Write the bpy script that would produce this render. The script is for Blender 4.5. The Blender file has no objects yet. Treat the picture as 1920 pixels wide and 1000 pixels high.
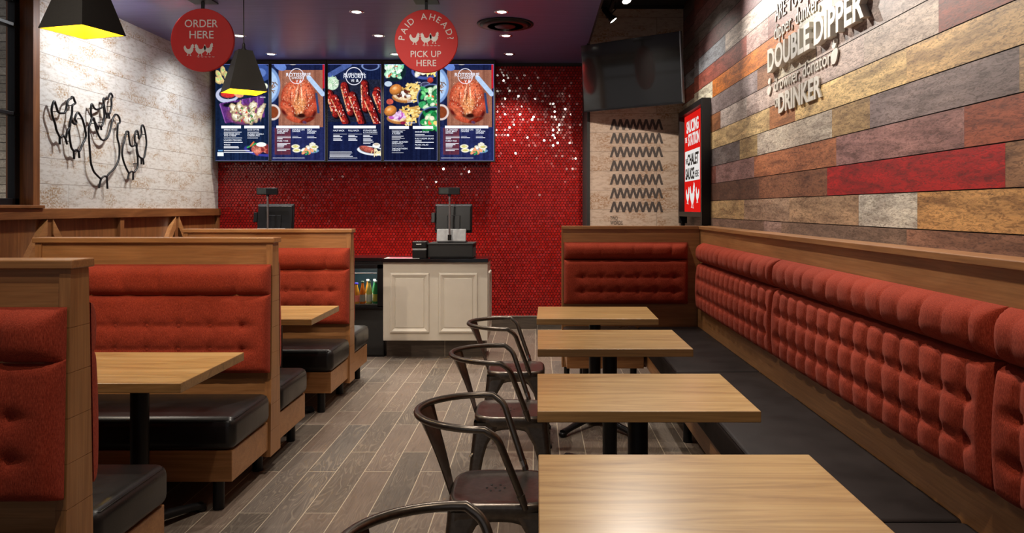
import bpy, bmesh, math, random
import numpy as np
from mathutils import Vector, Matrix

random.seed(7)
RNG = np.random.default_rng(11)
PI = math.pi
sc = bpy.context.scene
COL = sc.collection

# ------------------------------------------------------------------ camera
EYE = 1.45
F = 1450.0
VX, VY = 1008.0, 391.0
cd = bpy.data.cameras.new('camera')
cd.sensor_width = 36.0
cd.lens = 36.0 * F / 1920.0
cd.shift_x = -(VX - 960.0) / 1920.0
cd.shift_y = -(500.0 - VY) / 1920.0
cd.clip_start = 0.05
cam = bpy.data.objects.new('camera', cd)
cam.location = (0, 0, EYE)
cam.rotation_euler = (PI / 2, 0, 0)
COL.objects.link(cam)
sc.camera = cam

# ------------------------------------------------------------------ view / world
sc.view_settings.view_transform = 'Standard'
sc.view_settings.look = 'None'
sc.view_settings.gamma = 1.0
sc.view_settings.use_curve_mapping = False
sc.view_settings.exposure = 0.5
w = bpy.data.worlds.new('world')
sc.world = w
w.use_nodes = True
w.node_tree.nodes['Background'].inputs[0].default_value = (0.86, 0.86, 0.92, 1)
w.node_tree.nodes['Background'].inputs[1].default_value = 0.19

# ------------------------------------------------------------------ lights
CEIL = 3.20
SOFF = 0.535      # right edge of the lower ceiling
HIGH = 3.60


def aim(o, target):
    d = Vector(target) - o.location
    o.rotation_euler = d.to_track_quat('-Z', 'Y').to_euler()


def spot(loc, target, watts, deg=60, blend=0.6, col=(1, .86, .70), r=0.03, name='spot_light'):
    l = bpy.data.lights.new(name, 'SPOT')
    l.energy = watts
    l.spot_size = math.radians(deg)
    l.spot_blend = blend
    l.color = col
    l.shadow_soft_size = r
    o = bpy.data.objects.new(name, l)
    o.location = loc
    COL.objects.link(o)
    aim(o, target)
    return o


def point(loc, watts, col=(1, .8, .5), r=0.03, name='lamp_light'):
    l = bpy.data.lights.new(name, 'POINT')
    l.energy = watts
    l.color = col
    l.shadow_soft_size = r
    o = bpy.data.objects.new(name, l)
    o.location = loc
    COL.objects.link(o)
    return o


def area(loc, target, watts, sx, sy, col=(1, 1, 1), name='area_light'):
    l = bpy.data.lights.new(name, 'AREA')
    l.shape = 'RECTANGLE'
    l.size, l.size_y = sx, sy
    l.energy = watts
    l.color = col
    o = bpy.data.objects.new(name, l)
    o.location = loc
    COL.objects.link(o)
    aim(o, target)
    return o


WARM = (1, .84, .66)
NEUT = (1, .90, .78)
COOL = (.93, .96, 1.0)
DOWN = [(x, y) for y in (6.88, 7.83, 8.76) for x in (-3.02, -1.61, -0.32)]
for x, y in DOWN:
    e = {6.88: 60, 7.83: 55, 8.76: 95}[y]
    spot((x, y, CEIL - .03), (x, y + (.10 if y > 8.5 else 0), 0), e, 110, .9, NEUT, .035)
# unseen fill spots added at ceiling height, nearer to the camera
for x, y, e in ((-1.0, 5.2, 95), (-2.9, 5.2, 50), (-0.4, 3.7, 95), (-2.1, 2.7, 50), (-.8, 1.6, 60), (.25, 5.9, 60)):
    spot((x, y, CEIL - .03), (x, y, 0), e, 95, .8, NEUT, .04)
# unseen spots added to brighten the counter wall and the hanging signs
spot((-1.6, 3.9, CEIL - .05), (-1.0, 9.33, 1.3), 110, 46, .9, (1, .90, .80), .04)
spot((-3.0, 4.2, CEIL - .05), (-2.8, 6.5, 2.85), 26, 40, .9, (1, .90, .80), .04)
spot((-.6, 4.0, CEIL - .05), (-.92, 6.5, 2.85), 22, 34, .9, (1, .90, .80), .04)
spot((-.3, 4.4, CEIL - .05), (.3, 9.33, 1.7), 55, 40, .9, (1, .88, .78), .04)
# track lamps over the seating on the right, out of view, with fill spots added
spot((.72, 6.05, 3.30), (1.50, 4.30, 2.15), 155, 74, .9, (1, .94, .86), .025)
spot((.72, 4.55, 3.30), (1.50, 3.0, 1.75), 110, 74, .9, (1, .90, .78), .025)
spot((.72, 3.3, 3.30), (1.35, 2.4, .95), 62, 70, .9, WARM, .025)
spot((.72, 5.0, 3.30), (1.35, 4.7, 1.00), 50, 62, .9, WARM, .025)
spot((.72, 7.1, 3.30), (1.50, 6.2, 1.9), 60, 76, .9, (1, .92, .82), .025)
spot((.62, 4.0, 3.20), (1.02, 8.2, 1.95), 330, 32, .9, (1, .84, .70), .03)  # unseen spot added to brighten the whitewashed wall
spot((.70, 1.2, 3.20), (.8, 2.2, .75), 60, 70, .9, WARM, .03)  # unseen fill spot added over the nearest table
# wall washers, then unseen spots added to light the booths
spot((-3.55, 6.12, 3.12), (-3.85, 6.08, 2.4), 7, 80, 1.0, (.97, .98, 1.0), .02)
spot((-3.02, 6.55, 3.10), (-3.85, 6.7, 2.0), 74, 150, 1.0, (.97, .98, 1.0), .02)
spot((-3.10, 8.1, 3.12), (-3.85, 8.2, 1.9), 44, 110, 1.0, (.95, .97, 1.0), .03)
spot((-3.3, 4.6, 3.12), (-2.2, 4.2, .9), 50, 80, .9, WARM, .03)
spot((-2.0, 2.0, 3.12), (-2.0, 4.3, 1.15), 120, 62, .9, WARM, .03)
spot((-2.0, 3.9, 3.12), (-2.0, 6.0, 1.1), 110, 62, .9, WARM, .03)
spot((-1.6, 1.0, 3.12), (-1.6, 2.4, .9), 18, 70, .9, WARM, .03)

# ------------------------------------------------------------------ materials
MATS = {}


def srgb(c):
    return tuple(((v / 255) / 12.92 if v / 255 <= .04045 else ((v / 255 + .055) / 1.055) ** 2.4) for v in c)


class NT:
    def __init__(self, name):
        self.m = bpy.data.materials.new(name)
        self.m.use_nodes = True
        self.t = self.m.node_tree
        self.b = self.t.nodes['Principled BSDF']

    def n(self, kind, **kw):
        nd = self.t.nodes.new(kind)
        ins = kw.pop('ins', {})
        for k, v in kw.items():
            setattr(nd, k, v)
        for k, v in ins.items():
            if isinstance(v, (bpy.types.NodeSocket,)):
                self.t.links.new(v, nd.inputs[k])
            else:
                nd.inputs[k].default_value = v
        return nd

    def link(self, a, b):
        self.t.links.new(a, b)

    def set(self, **kw):
        for k, v in kw.items():
            k = k.replace('_', ' ')
            if isinstance(v, bpy.types.NodeSocket):
                self.link(v, self.b.inputs[k])
            else:
                self.b.inputs[k].default_value = v

    def coord(self, scale=(1, 1, 1), rot=(0, 0, 0), loc=(0, 0, 0), kind='Object', vec=None):
        if vec is None:
            vec = self.n('ShaderNodeTexCoord').outputs[kind]
        mp = self.n('ShaderNodeMapping')
        self.link(vec, mp.inputs[0])
        mp.inputs['Scale'].default_value = scale
        mp.inputs['Rotation'].default_value = rot
        mp.inputs['Location'].default_value = loc
        return mp.outputs[0]

    def noise(self, vec, scale=5, detail=4, rough=.5, dist=0):
        nd = self.n('ShaderNodeTexNoise', ins={'Scale': scale, 'Detail': detail, 'Roughness': rough, 'Distortion': dist})
        self.link(vec, nd.inputs['Vector'])
        return nd.outputs['Fac']

    def ramp(self, fac, stops):
        r = self.n('ShaderNodeValToRGB')
        self.link(fac, r.inputs[0])
        e = r.color_ramp.elements
        while len(e) < len(stops):
            e.new(.5)
        for i, (p, c) in enumerate(stops):
            e[i].position = p
            e[i].color = (*c, 1) if len(c) == 3 else c
        return r.outputs[0]

    def mix(self, a, b, fac, mode='MIX'):
        nd = self.n('ShaderNodeMix', data_type='RGBA', blend_type=mode)
        for s, v in ((nd.inputs[0], fac), (nd.inputs[6], a), (nd.inputs[7], b)):
            if isinstance(v, bpy.types.NodeSocket):
                self.link(v, s)
            elif isinstance(v, (int, float)):
                s.default_value = v
            else:
                s.default_value = (*v, 1)
        return nd.outputs[2]

    def math(self, op, a, b=0.0, c=None):
        nd = self.n('ShaderNodeMath', operation=op)
        for i, v in enumerate((a, b, c)):
            if v is None:
                continue
            if isinstance(v, bpy.types.NodeSocket):
                self.link(v, nd.inputs[i])
            else:
                nd.inputs[i].default_value = v
        return nd.outputs[0]

    def bump(self, h, strength=.3, dist=.01):
        nd = self.n('ShaderNodeBump', ins={'Strength': strength, 'Distance': dist})
        self.link(h, nd.inputs['Height'])
        self.link(nd.outputs[0], self.b.inputs['Normal'])
        return nd


def plain(name, col, rough=.5, metal=0., noise_amt=.12, nscale=30, **kw):
    if name in MATS:
        return MATS[name]
    k = NT(name)
    v = k.coord()
    f = k.noise(v, nscale, 3)
    c0 = tuple(x * (1 - noise_amt) for x in col)
    c1 = tuple(min(1, x * (1 + noise_amt)) for x in col)
    k.set(Base_Color=k.ramp(f, [(.3, c0), (.7, c1)]), Roughness=rough, Metallic=metal, **kw)
    MATS[name] = k.m
    return k.m


def wood(name, dark, mid, light, axis='X', rough=.4, coat=.15, blot=1.0, fine=1.0, spec=.5):
    """grain runs along the given object axis"""
    k = NT(name)
    s = {'X': (.9, 9, 9), 'Y': (9, .9, 9), 'Z': (9, 9, .9)}[axis]
    v = k.coord(s)
    g1 = k.noise(v, 1.1, 6, .62, 2.2)
    sf = {'X': (3, 120, 120), 'Y': (120, 3, 120), 'Z': (120, 120, 3)}[axis]
    v2 = k.coord(sf)
    g2 = k.noise(v2, 1.0, 3, .6)
    v3 = k.coord((1.5, 1.5, 1.5))
    g3 = k.noise(v3, 1.3, 2)
    c = k.ramp(g1, [(.28, dark), (.5, mid), (.72, light)])
    c = k.mix(c, k.ramp(g2, [(.35, (.62, .62, .62)), (.65, (1.12, 1.12, 1.12))]), .5 * fine, 'MULTIPLY')
    c = k.mix(c, k.ramp(g3, [(.3, (.78, .78, .78)), (.7, (1.1, 1.1, 1.1))]), .6 * blot, 'MULTIPLY')
    k.set(Base_Color=c, Roughness=rough, Coat_Weight=coat, Coat_Roughness=.25)
    k.b.inputs['Specular IOR Level'].default_value = spec
    k.bump(g2, .06, .002)
    MATS[name] = k.m
    return k.m


PW = dict(dark=(.30, .125, .040), mid=(.38, .17, .058), light=(.45, .215, .080))
M_panelX = wood('panel_wood_x', axis='X', rough=.42, **PW)
M_panelY = wood('panel_wood_y', axis='Y', rough=.42, **PW)
M_panelZ = wood('panel_wood_z', axis='Z', rough=.42, **PW)
M_dkpanelY = wood('wainscot_wood', (.13, .045, .012), (.21, .078, .022), (.29, .115, .036), 'Y', .45)
M_dkpanelZ = wood('wainscot_wood_z', (.13, .045, .012), (.21, .078, .022), (.29, .115, .036), 'Z', .45)
M_table = wood('table_wood', (.29, .155, .050), (.48, .295, .112), (.62, .42, .185), 'X', .30, .35, .8, .5)
M_tedge = wood('table_edge', (.22, .115, .036), (.33, .18, .062), (.42, .24, .09), 'X', .4, .2)


def red_fabric():
    k = NT('red_fabric')
    v = k.coord((600, 600, 90))
    a = k.noise(v, 1.0, 2)
    v2 = k.coord((90, 90, 500))
    b = k.noise(v2, 1.0, 2)
    v3 = k.coord()
    c_ = k.noise(v3, 5, 3)
    c = k.ramp(a, [(.3, (.20, .023, .011)), (.55, (.35, .045, .021)), (.75, (.47, .085, .042))])
    c = k.mix(c, k.ramp(b, [(.3, (.72, .72, .72)), (.7, (1.1, 1.1, 1.1))]), .6, 'MULTIPLY')
    c = k.mix(c, k.ramp(c_, [(.3, (.9, .9, .9)), (.7, (1.06, 1.06, 1.06))]), 1, 'MULTIPLY')
    k.set(Base_Color=c, Roughness=.92, Sheen_Weight=.06, Sheen_Roughness=.5)
    k.b.inputs['Specular IOR Level'].default_value = .15
    k.b.inputs['Sheen Tint'].default_value = (1, .5, .4, 1)
    k.bump(a, .35, .002)
    return k.m


M_red = red_fabric()


def leather(name, col, rough, scale=160):
    k = NT(name)
    v = k.coord()
    a = k.noise(v, scale, 3)
    b = k.noise(v, 6, 3)
    k.set(Base_Color=k.ramp(b, [(.3, tuple(x * .8 for x in col)), (.7, tuple(x * 1.25 for x in col))]),
          Roughness=k.ramp(b, [(.3, (rough - .05,) * 3), (.7, (rough + .08,) * 3)]))
    k.bump(a, .12, .002)
    return k.m


M_leather = leather('black_leather', (.010, .009, .009), .32)
M_vinyl = leather('brown_black_vinyl', (.013, .0085, .0078), .55, 220)
M_vinyl.node_tree.nodes['Principled BSDF'].inputs['Specular IOR Level'].default_value = .13
M_black = plain('black_paint', (.007, .007, .008), .38)
M_black.node_tree.nodes['Principled BSDF'].inputs['Specular IOR Level'].default_value = .3
M_blackmatte = plain('black_matte', (.012, .012, .012), .7)
M_blackgloss = plain('black_gloss', (.008, .008, .009), .12)
M_gun = plain('gunmetal', (.160, .136, .115), .30, .92, .15, 60)
M_chrome = plain('chrome', (.75, .75, .75), .12, 1.0)
M_grey = plain('grey_plastic', (.30, .31, .32), .4)
M_steel = plain('brushed_steel', (.35, .35, .36), .3, .9)
M_cream = plain('cream_paint', (.63, .585, .50), .42, 0, .03, 8)
M_white = plain('white_paint', (.8, .79, .76), .4, 0, .03)
M_letter = plain('letter_white', (.78, .76, .70), .5, 0, .04)
M_lampout = plain('lamp_shade_black', (.008, .0075, .007), .6, 0, .3, 300)
M_lampout.node_tree.nodes['Principled BSDF'].inputs['Specular IOR Level'].default_value = .2
M_lampin = plain('lamp_shade_yellow', (.95, .70, .03), .5, 0, .03)
M_signred = plain('sign_red', (.62, .012, .008), .6, 0, .05, 4)
M_ceil_dark = plain('ceiling_black', (.012, .010, .012), .8)
M_trimwhite = plain('metal_trim', (.7, .68, .62), .3, .6)


def emit(name, col, strength):
    if name in MATS:
        return MATS[name]
    m = bpy.data.materials.new(name)
    m.use_nodes = True
    t = m.node_tree
    t.nodes.remove(t.nodes['Principled BSDF'])
    e = t.nodes.new('ShaderNodeEmission')
    e.inputs[0].default_value = (*col, 1)
    e.inputs[1].default_value = strength
    t.links.new(e.outputs[0], t.nodes['Material Output'].inputs[0])
    MATS[name] = m
    return m


def emit_attr(name, strength):
    m = bpy.data.materials.new(name)
    m.use_nodes = True
    t = m.node_tree
    t.nodes.remove(t.nodes['Principled BSDF'])
    e = t.nodes.new('ShaderNodeEmission')
    a = t.nodes.new('ShaderNodeAttribute')
    a.attribute_name = 'Col'
    t.links.new(a.outputs['Color'], e.inputs[0])
    e.inputs[1].default_value = strength
    t.links.new(e.outputs[0], t.nodes['Material Output'].inputs[0])
    return m


M_screen = emit_attr('screen_glow', .82)
M_screentext = emit('screen_text_glow', (.86, .90, 1.0), .8)
M_bulb = emit('lamp_glow', (1, .93, .80), 10)
M_bulbwarm = emit('bulb_glow', (1, .85, .5), 10)


def ceiling_mat():
    k = NT('ceiling_plum_glow')
    v = k.coord((1, 26, 1))
    a = k.noise(v, 3, 4)
    k.set(Base_Color=k.ramp(a, [(.3, (.112, .104, .26)), (.7, (.160, .150, .36))]), Roughness=.36)  # plum made lighter and bluer, painting in the glow of the menu screens
    k.bump(a, .1, .004)
    return k.m


M_ceil = ceiling_mat()


def floor_mat():
    k = NT('floor_wood_tile')
    # planks run along Y: swap axes so that the brick rows follow Y
    tc = k.n('ShaderNodeTexCoord').outputs['Object']
    sep = k.n('ShaderNodeSeparateXYZ')
    k.link(tc, sep.inputs[0])
    cmb = k.n('ShaderNodeCombineXYZ')
    k.link(sep.outputs[1], cmb.inputs[0])
    k.link(k.math('ADD', sep.outputs[0], .025), cmb.inputs[1])
    br = k.n('ShaderNodeTexBrick', offset=.37, offset_frequency=2, squash=1.0,
             ins={'Scale': 1.0, 'Mortar Size': .0022, 'Mortar Smooth': .1, 'Brick Width': .92, 'Row Height': .155,
                  'Color1': (0, 0, 0, 1), 'Color2': (1, 1, 1, 1), 'Mortar': (.5, .5, .5, 1), 'Bias': 0.0})
    k.link(cmb.outputs[0], br.inputs['Vector'])
    # random value per plank drives the grain offset and the tone
    tone = k.n('ShaderNodeSeparateColor')
    k.link(br.outputs['Color'], tone.inputs[0])
    rnd = tone.outputs[0]
    off = k.n('ShaderNodeCombineXYZ')
    k.link(k.math('MULTIPLY', rnd, 37.0), off.inputs[0])
    k.link(k.math('MULTIPLY', rnd, 19.0), off.inputs[2])
    add = k.n('ShaderNodeVectorMath', operation='ADD')
    k.link(cmb.outputs[0], add.inputs[0])
    k.link(off.outputs[0], add.inputs[1])
    gv = k.coord((1.3, 9, 1), vec=add.outputs[0])
    base = k.noise(gv, 1.0, 2, .5, .6)
    rings = k.math('SINE', k.math('MULTIPLY', base, 120.0))
    lines = k.ramp(k.math('MULTIPLY_ADD', rings, .5, .5), [(.80, (0, 0, 0)), (.96, (1, 1, 1))])
    gv2 = k.coord((6, 160, 1), vec=add.outputs[0])
    fine = k.noise(gv2, 1.0, 3, .6)
    patch = k.noise(k.coord((1.5, 4, 1), vec=add.outputs[0]), 1.3, 2)
    c = k.ramp(rnd, [(0, (.100, .082, .066)), (.35, (.150, .116, .090)), (.65, (.180, .130, .098)), (1, (.135, .115, .098))])
    c = k.mix(c, k.ramp(fine, [(.3, (.70, .70, .70)), (.7, (1.22, 1.22, 1.22))]), .8, 'MULTIPLY')
    lf = k.math('MULTIPLY', lines, k.ramp(patch, [(.35, (.05,) * 3), (.7, (.55,) * 3)]))
    c = k.mix(c, (.34, .28, .21), lf)
    c = k.mix(c, (.50, .42, .31), br.outputs['Fac'])
    k.set(Base_Color=c, Roughness=k.ramp(fine, [(.3, (.42,) * 3), (.7, (.58,) * 3)]))
    k.b.inputs['Specular IOR Level'].default_value = .45
    h = k.math('SUBTRACT', k.math('MULTIPLY', fine, .3), k.math('MULTIPLY', br.outputs['Fac'], 1.0))
    k.bump(h, .25, .003)
    return k.m


M_floor = floor_mat()


def whitewash(name, mul=(1, 1, 1)):
    """distressed whitewashed boards, rows .204 high (z), running along u = x+y"""
    k = NT(name)
    tc = k.n('ShaderNodeTexCoord').outputs['Object']
    sep = k.n('ShaderNodeSeparateXYZ')
    k.link(tc, sep.inputs[0])
    u = k.math('ADD', sep.outputs[0], sep.outputs[1])
    z = k.math('ADD', sep.outputs[2], -.011)
    cmb = k.n('ShaderNodeCombineXYZ')
    k.link(u, cmb.inputs[0])
    k.link(z, cmb.inputs[1])
    br = k.n('ShaderNodeTexBrick', offset=.43, offset_frequency=2,
             ins={'Scale': 1.0, 'Mortar Size': .0022, 'Mortar Smooth': .2, 'Brick Width': 1.25, 'Row Height': .204,
                  'Color1': (0, 0, 0, 1), 'Color2': (1, 1, 1, 1), 'Mortar': (.5, .5, .5, 1)})
    k.link(cmb.outputs[0], br.inputs['Vector'])
    t = k.n('ShaderNodeSeparateColor')
    k.link(br.outputs['Color'], t.inputs[0])
    off = k.n('ShaderNodeCombineXYZ')
    k.link(k.math('MULTIPLY', t.outputs[0], 23.0), off.inputs[0])
    add = k.n('ShaderNodeVectorMath', operation='ADD')
    k.link(cmb.outputs[0], add.inputs[0])
    k.link(off.outputs[0], add.inputs[1])
    big = k.noise(k.coord((1, 2.4, 1), vec=add.outputs[0]), 2.6, 4, .6)
    spk = k.noise(k.coord((1, 1.3, 1), vec=add.outputs[0]), 46, 6, .72)
    spk2 = k.noise(k.coord((1, 3.0, 1), vec=add.outputs[0]), 13, 5, .7)
    m1 = k.math('MULTIPLY', k.ramp(big, [(.49, (0,) * 3), (.62, (1,) * 3)]), k.ramp(spk, [(.45, (0,) * 3), (.57, (1,) * 3)]))
    m2 = k.ramp(spk2, [(.50, (0,) * 3), (.68, (.75,) * 3)])
    base = tuple(a * b for a, b in zip((.60, .575, .53), mul))
    c = k.ramp(spk2, [(.3, base), (.7, tuple(x * .86 for x in base))])
    c = k.mix(c, tuple(a * b for a, b in zip((.33, .27, .21), mul)), m2)
    c = k.mix(c, tuple(a * b for a, b in zip((.30, .185, .085), mul)), m1)
    c = k.mix(c, (.16, .13, .10), k.math('MULTIPLY', br.outputs['Fac'], .8))
    k.set(Base_Color=c, Roughness=.6)
    k.bump(k.math('SUBTRACT', k.math('MULTIPLY', spk, .3), br.outputs['Fac']), .3, .003)
    return k.m


M_wash = whitewash('whitewashed_boards')
M_wash2 = whitewash('whitewashed_boards_warm', (.92, .76, .64))


def plank_mat():
    """printed timber planks: tone from the face colour, grain along Y"""
    k = NT('printed_planks')
    a = k.n('ShaderNodeAttribute', attribute_name='Col').outputs['Color']
    s = k.n('ShaderNodeAttribute', attribute_name='Seed').outputs['Color']
    tc = k.n('ShaderNodeTexCoord').outputs['Object']
    sc_ = k.n('ShaderNodeVectorMath', operation='SCALE', ins={'Scale': 9.0})
    k.link(s, sc_.inputs[0])
    add = k.n('ShaderNodeVectorMath', operation='ADD')
    k.link(tc, add.inputs[0])
    k.link(sc_.outputs[0], add.inputs[1])
    v = add.outputs[0]
    g1 = k.noise(k.coord((1, 1.1, 7), vec=v), 1.6, 5, .6, 1.6)
    g2 = k.noise(k.coord((1, 4.5, 20), (.5, 0, 0), vec=v), 5.0, 4, .7, 1.2)
    g3 = k.noise(k.coord((1, 2.2, 4), vec=v), 1.5, 2)
    scr = k.noise(k.coord((1, 26, 90), (.35, 0, 0), vec=v), 1.6, 3, .6)
    c = k.mix(a, k.ramp(g1, [(.32, (.48, .42, .39)), (.50, (1.05, 1.03, 1)), (.70, (1.45, 1.42, 1.35))]), .9, 'MULTIPLY')
    c = k.mix(c, k.ramp(g2, [(.38, (.45, .40, .36)), (.54, (1.12, 1.12, 1.12))]), .85, 'MULTIPLY')
    c = k.mix(c, k.ramp(g3, [(.3, (.80, .76, .76)), (.7, (1.14, 1.14, 1.12))]), .8, 'MULTIPLY')
    c = k.mix(c, (.05, .035, .03), k.ramp(scr, [(.60, (0,) * 3), (.70, (.6,) * 3)]))
    k.set(Base_Color=c, Roughness=.55)
    k.bump(g2, .12, .004)
    return k.m


M_plank = plank_mat()


def tile_mat():
    k = NT('red_hex_tile')
    a = k.n('ShaderNodeAttribute', attribute_name='Col').outputs['Color']
    v = k.coord()
    f = k.noise(v, 3, 2)
    c = k.mix(a, k.ramp(f, [(.3, (.9,) * 3), (.7, (1.08,) * 3)]), 1, 'MULTIPLY')
    k.set(Base_Color=c, Roughness=.085)
    k.b.inputs['Specular IOR Level'].default_value = .5
    k.bump(k.noise(v, 60, 2), .05, .002)
    return k.m


M_tile = tile_mat()
M_grout = plain('dark_red_grout', (.035, .006, .006), .8)


def brick_mat():
    k = NT('painted_brick')
    tc = k.n('ShaderNodeTexCoord').outputs['Object']
    sep = k.n('ShaderNodeSeparateXYZ')
    k.link(tc, sep.inputs[0])
    cmb = k.n('ShaderNodeCombineXYZ')
    k.link(sep.outputs[0], cmb.inputs[0])
    k.link(sep.outputs[2], cmb.inputs[1])
    br = k.n('ShaderNodeTexBrick', offset=.5, ins={'Scale': 1.0, 'Mortar Size': .006, 'Mortar Smooth': .6, 'Brick Width': .22, 'Row Height': .072,
                                                  'Color1': (.20, .19, .17, 1), 'Color2': (.34, .32, .29, 1), 'Mortar': (.12, .11, .10, 1)})
    k.link(cmb.outputs[0], br.inputs['Vector'])
    nz = k.noise(tc, 40, 5, .7)
    c = k.mix(br.outputs['Color'], k.ramp(nz, [(.3, (.55,) * 3), (.7, (1.15,) * 3)]), .9, 'MULTIPLY')
    k.set(Base_Color=c, Roughness=.85)
    k.bump(k.math('SUBTRACT', nz, k.math('MULTIPLY', br.outputs['Fac'], 1.5)), .7, .01)
    return k.m


M_brick = brick_mat()


def tile_base_mat():
    k = NT('brown_base_tile')
    tc = k.n('ShaderNodeTexCoord').outputs['Object']
    n1 = k.noise(k.coord((3, 3, 30)), 2, 5, .6, .5)
    sep = k.n('ShaderNodeSeparateXYZ')
    k.link(tc, sep.inputs[0])
    j = k.math('FRACT', k.math('MULTIPLY', sep.outputs[0], 1.1))
    jm = k.math('LESS_THAN', j, .006)
    c = k.ramp(n1, [(.3, (.055, .042, .032)), (.7, (.115, .088, .066))])
    c = k.mix(c, (.35, .30, .24), jm)
    k.set(Base_Color=c, Roughness=.45)
    return k.m


M_base = tile_base_mat()


def glass_mat():
    k = NT('window_glass')
    k.set(Base_Color=(1, 1, 1, 1), Roughness=.02, Transmission_Weight=1.0, IOR=1.12)
    return k.m


M_glass = glass_mat()


def colglass(name, col, rough=.08, tr=.55):
    if name in MATS:
        return MATS[name]
    k = NT(name)
    f = k.noise(k.coord(), 20, 2)
    k.set(Base_Color=k.ramp(f, [(.3, tuple(x * .85 for x in col)), (.7, col)]), Roughness=rough, Transmission_Weight=tr)
    MATS[name] = k.m
    return k.m


# ------------------------------------------------------------------ mesh helpers
class MB:
    def __init__(self):
        self.v, self.f, self.mi, self.sm = [], [], [], []
        self.uvcol = None

    def add(self, verts, faces, mi=0, smooth=False):
        o = len(self.v)
        self.v += [tuple(p) for p in verts]
        for fc in faces:
            self.f.append([o + i for i in fc])
            self.mi.append(mi)
            self.sm.append(smooth)
        return self

    def bm(self, bm, mi=0, smooth=False, mat=None):
        if mat is not None:
            bmesh.ops.transform(bm, matrix=mat, verts=bm.verts)
        bm.verts.ensure_lookup_table()
        bm.verts.index_update()
        self.add([v.co[:] for v in bm.verts], [[v.index for v in f.verts] for f in bm.faces], mi, smooth)
        bm.free()
        return self

    def box(self, x0, x1, y0, y1, z0, z1, bev=0., seg=2, mi=0, smooth=None, mat=None):
        b = bmesh.new()
        bmesh.ops.create_cube(b, size=1)
        for v in b.verts:
            v.co = Vector(((x0 + x1) / 2 + v.co.x * (x1 - x0), (y0 + y1) / 2 + v.co.y * (y1 - y0), (z0 + z1) / 2 + v.co.z * (z1 - z0)))
        if bev > 0:
            bmesh.ops.bevel(b, geom=b.edges[:], offset=bev, segments=seg, profile=.5, affect='EDGES', clamp_overlap=True)
        return self.bm(b, mi, (bev > 0.012) if smooth is None else smooth, mat)

    def prism(self, pts, vec, mi=0, smooth=False):
        """closed polygon pts (3D) extruded along vec"""
        n = len(pts)
        vec = Vector(vec)
        a = [Vector(p) for p in pts]
        nrm = Vector((0, 0, 0))
        for i in range(n):
            nrm += a[i].cross(a[(i + 1) % n])
        if nrm.dot(vec) > 0:
            a = a[::-1]
        vs = a + [p + vec for p in a]
        fs = [list(range(n)), [n + i for i in range(n)][::-1]]
        for i in range(n):
            j = (i + 1) % n
            fs.append([j, i, n + i, n + j])
        return self.add(vs, fs, mi, smooth)

    def tube(self, pts, r, seg=10, mi=0, caps=True, flat=1.0):
        P = [Vector(p) for p in pts]
        n = len(P)
        rs = r if isinstance(r, (list, tuple)) else [r] * n
        rings = []
        prev = None
        for i in range(n):
            t = (P[min(i + 1, n - 1)] - P[max(i - 1, 0)]).normalized()
            if prev is None:
                up = Vector((0, 0, 1)) if abs(t.z) < .9 else Vector((1, 0, 0))
                a = t.cross(up).normalized()
            else:
                a = (prev - t * prev.dot(t)).normalized()
            prev = a
            b = t.cross(a)
            rings.append([P[i] + (a * math.cos(2 * PI * k / seg) + b * math.sin(2 * PI * k / seg) * flat) * rs[i] for k in range(seg)])
        vs = [p for rg in rings for p in rg]
        fs = []
        for i in range(n - 1):
            for k in range(seg):
                k2 = (k + 1) % seg
                fs.append([i * seg + k, (i + 1) * seg + k, (i + 1) * seg + k2, i * seg + k2])
        self.add(vs, fs, mi, True)
        if caps:
            self.add(rings[0], [list(range(seg))], mi)
            self.add(rings[-1], [list(range(seg))[::-1]], mi)
        return self

    def lathe(self, prof, seg=24, mi=0, mat=None, smooth=True):
        """prof = [(r, z)...]; about local Z"""
        vs, fs = [], []
        for r, z in prof:
            for k in range(seg):
                a = 2 * PI * k / seg
                vs.append(Vector((r * math.cos(a), r * math.sin(a), z)))
        for i in range(len(prof) - 1):
            for k in range(seg):
                k2 = (k + 1) % seg
                fs.append([i * seg + k, i * seg + k2, (i + 1) * seg + k2, (i + 1) * seg + k])
        if prof[0][0] > 1e-5:
            fs.append([k for k in range(seg)][::-1])
        if prof[-1][0] > 1e-5:
            fs.append([(len(prof) - 1) * seg + k for k in range(seg)])
        if mat is not None:
            vs = [mat @ v for v in vs]
        return self.add(vs, fs, mi, smooth)

    def build(self, name, mats, parent=None, loc=None, props=None):
        me = bpy.data.meshes.new(name)
        me.from_pydata([tuple(p) for p in self.v], [], self.f)
        if not isinstance(mats, (list, tuple)):
            mats = [mats]
        for m in mats:
            me.materials.append(m)
        me.polygons.foreach_set('material_index', self.mi)
        me.polygons.foreach_set('use_smooth', self.sm)
        me.update()
        return link(name, me, parent, loc, props)


def link(name, me, parent=None, loc=None, props=None):
    o = bpy.data.objects.new(name, me)
    COL.objects.link(o)
    if parent is not None:
        o.parent = parent
    if loc is not None:
        o.location = loc
    for k, v in (props or {}).items():
        o[k] = v
    return o


def thing(name, label, cat, loc=(0, 0, 0), rz=0, group=None):
    o = bpy.data.objects.new(name, None)
    o.empty_display_size = .1
    COL.objects.link(o)
    o.location = loc
    o.rotation_euler = (0, 0, rz)
    return tag(o, label, cat, group)


def tag(o, label, cat, group=None, kind=None):
    o['label'] = label
    o['category'] = cat
    if group:
        o['group'] = group
    if kind:
        o['kind'] = kind
    return o


def S(o):
    o['kind'] = 'structure'
    return o


def kids(o):
    return [c for c in COL.objects if c.parent == o]


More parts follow.
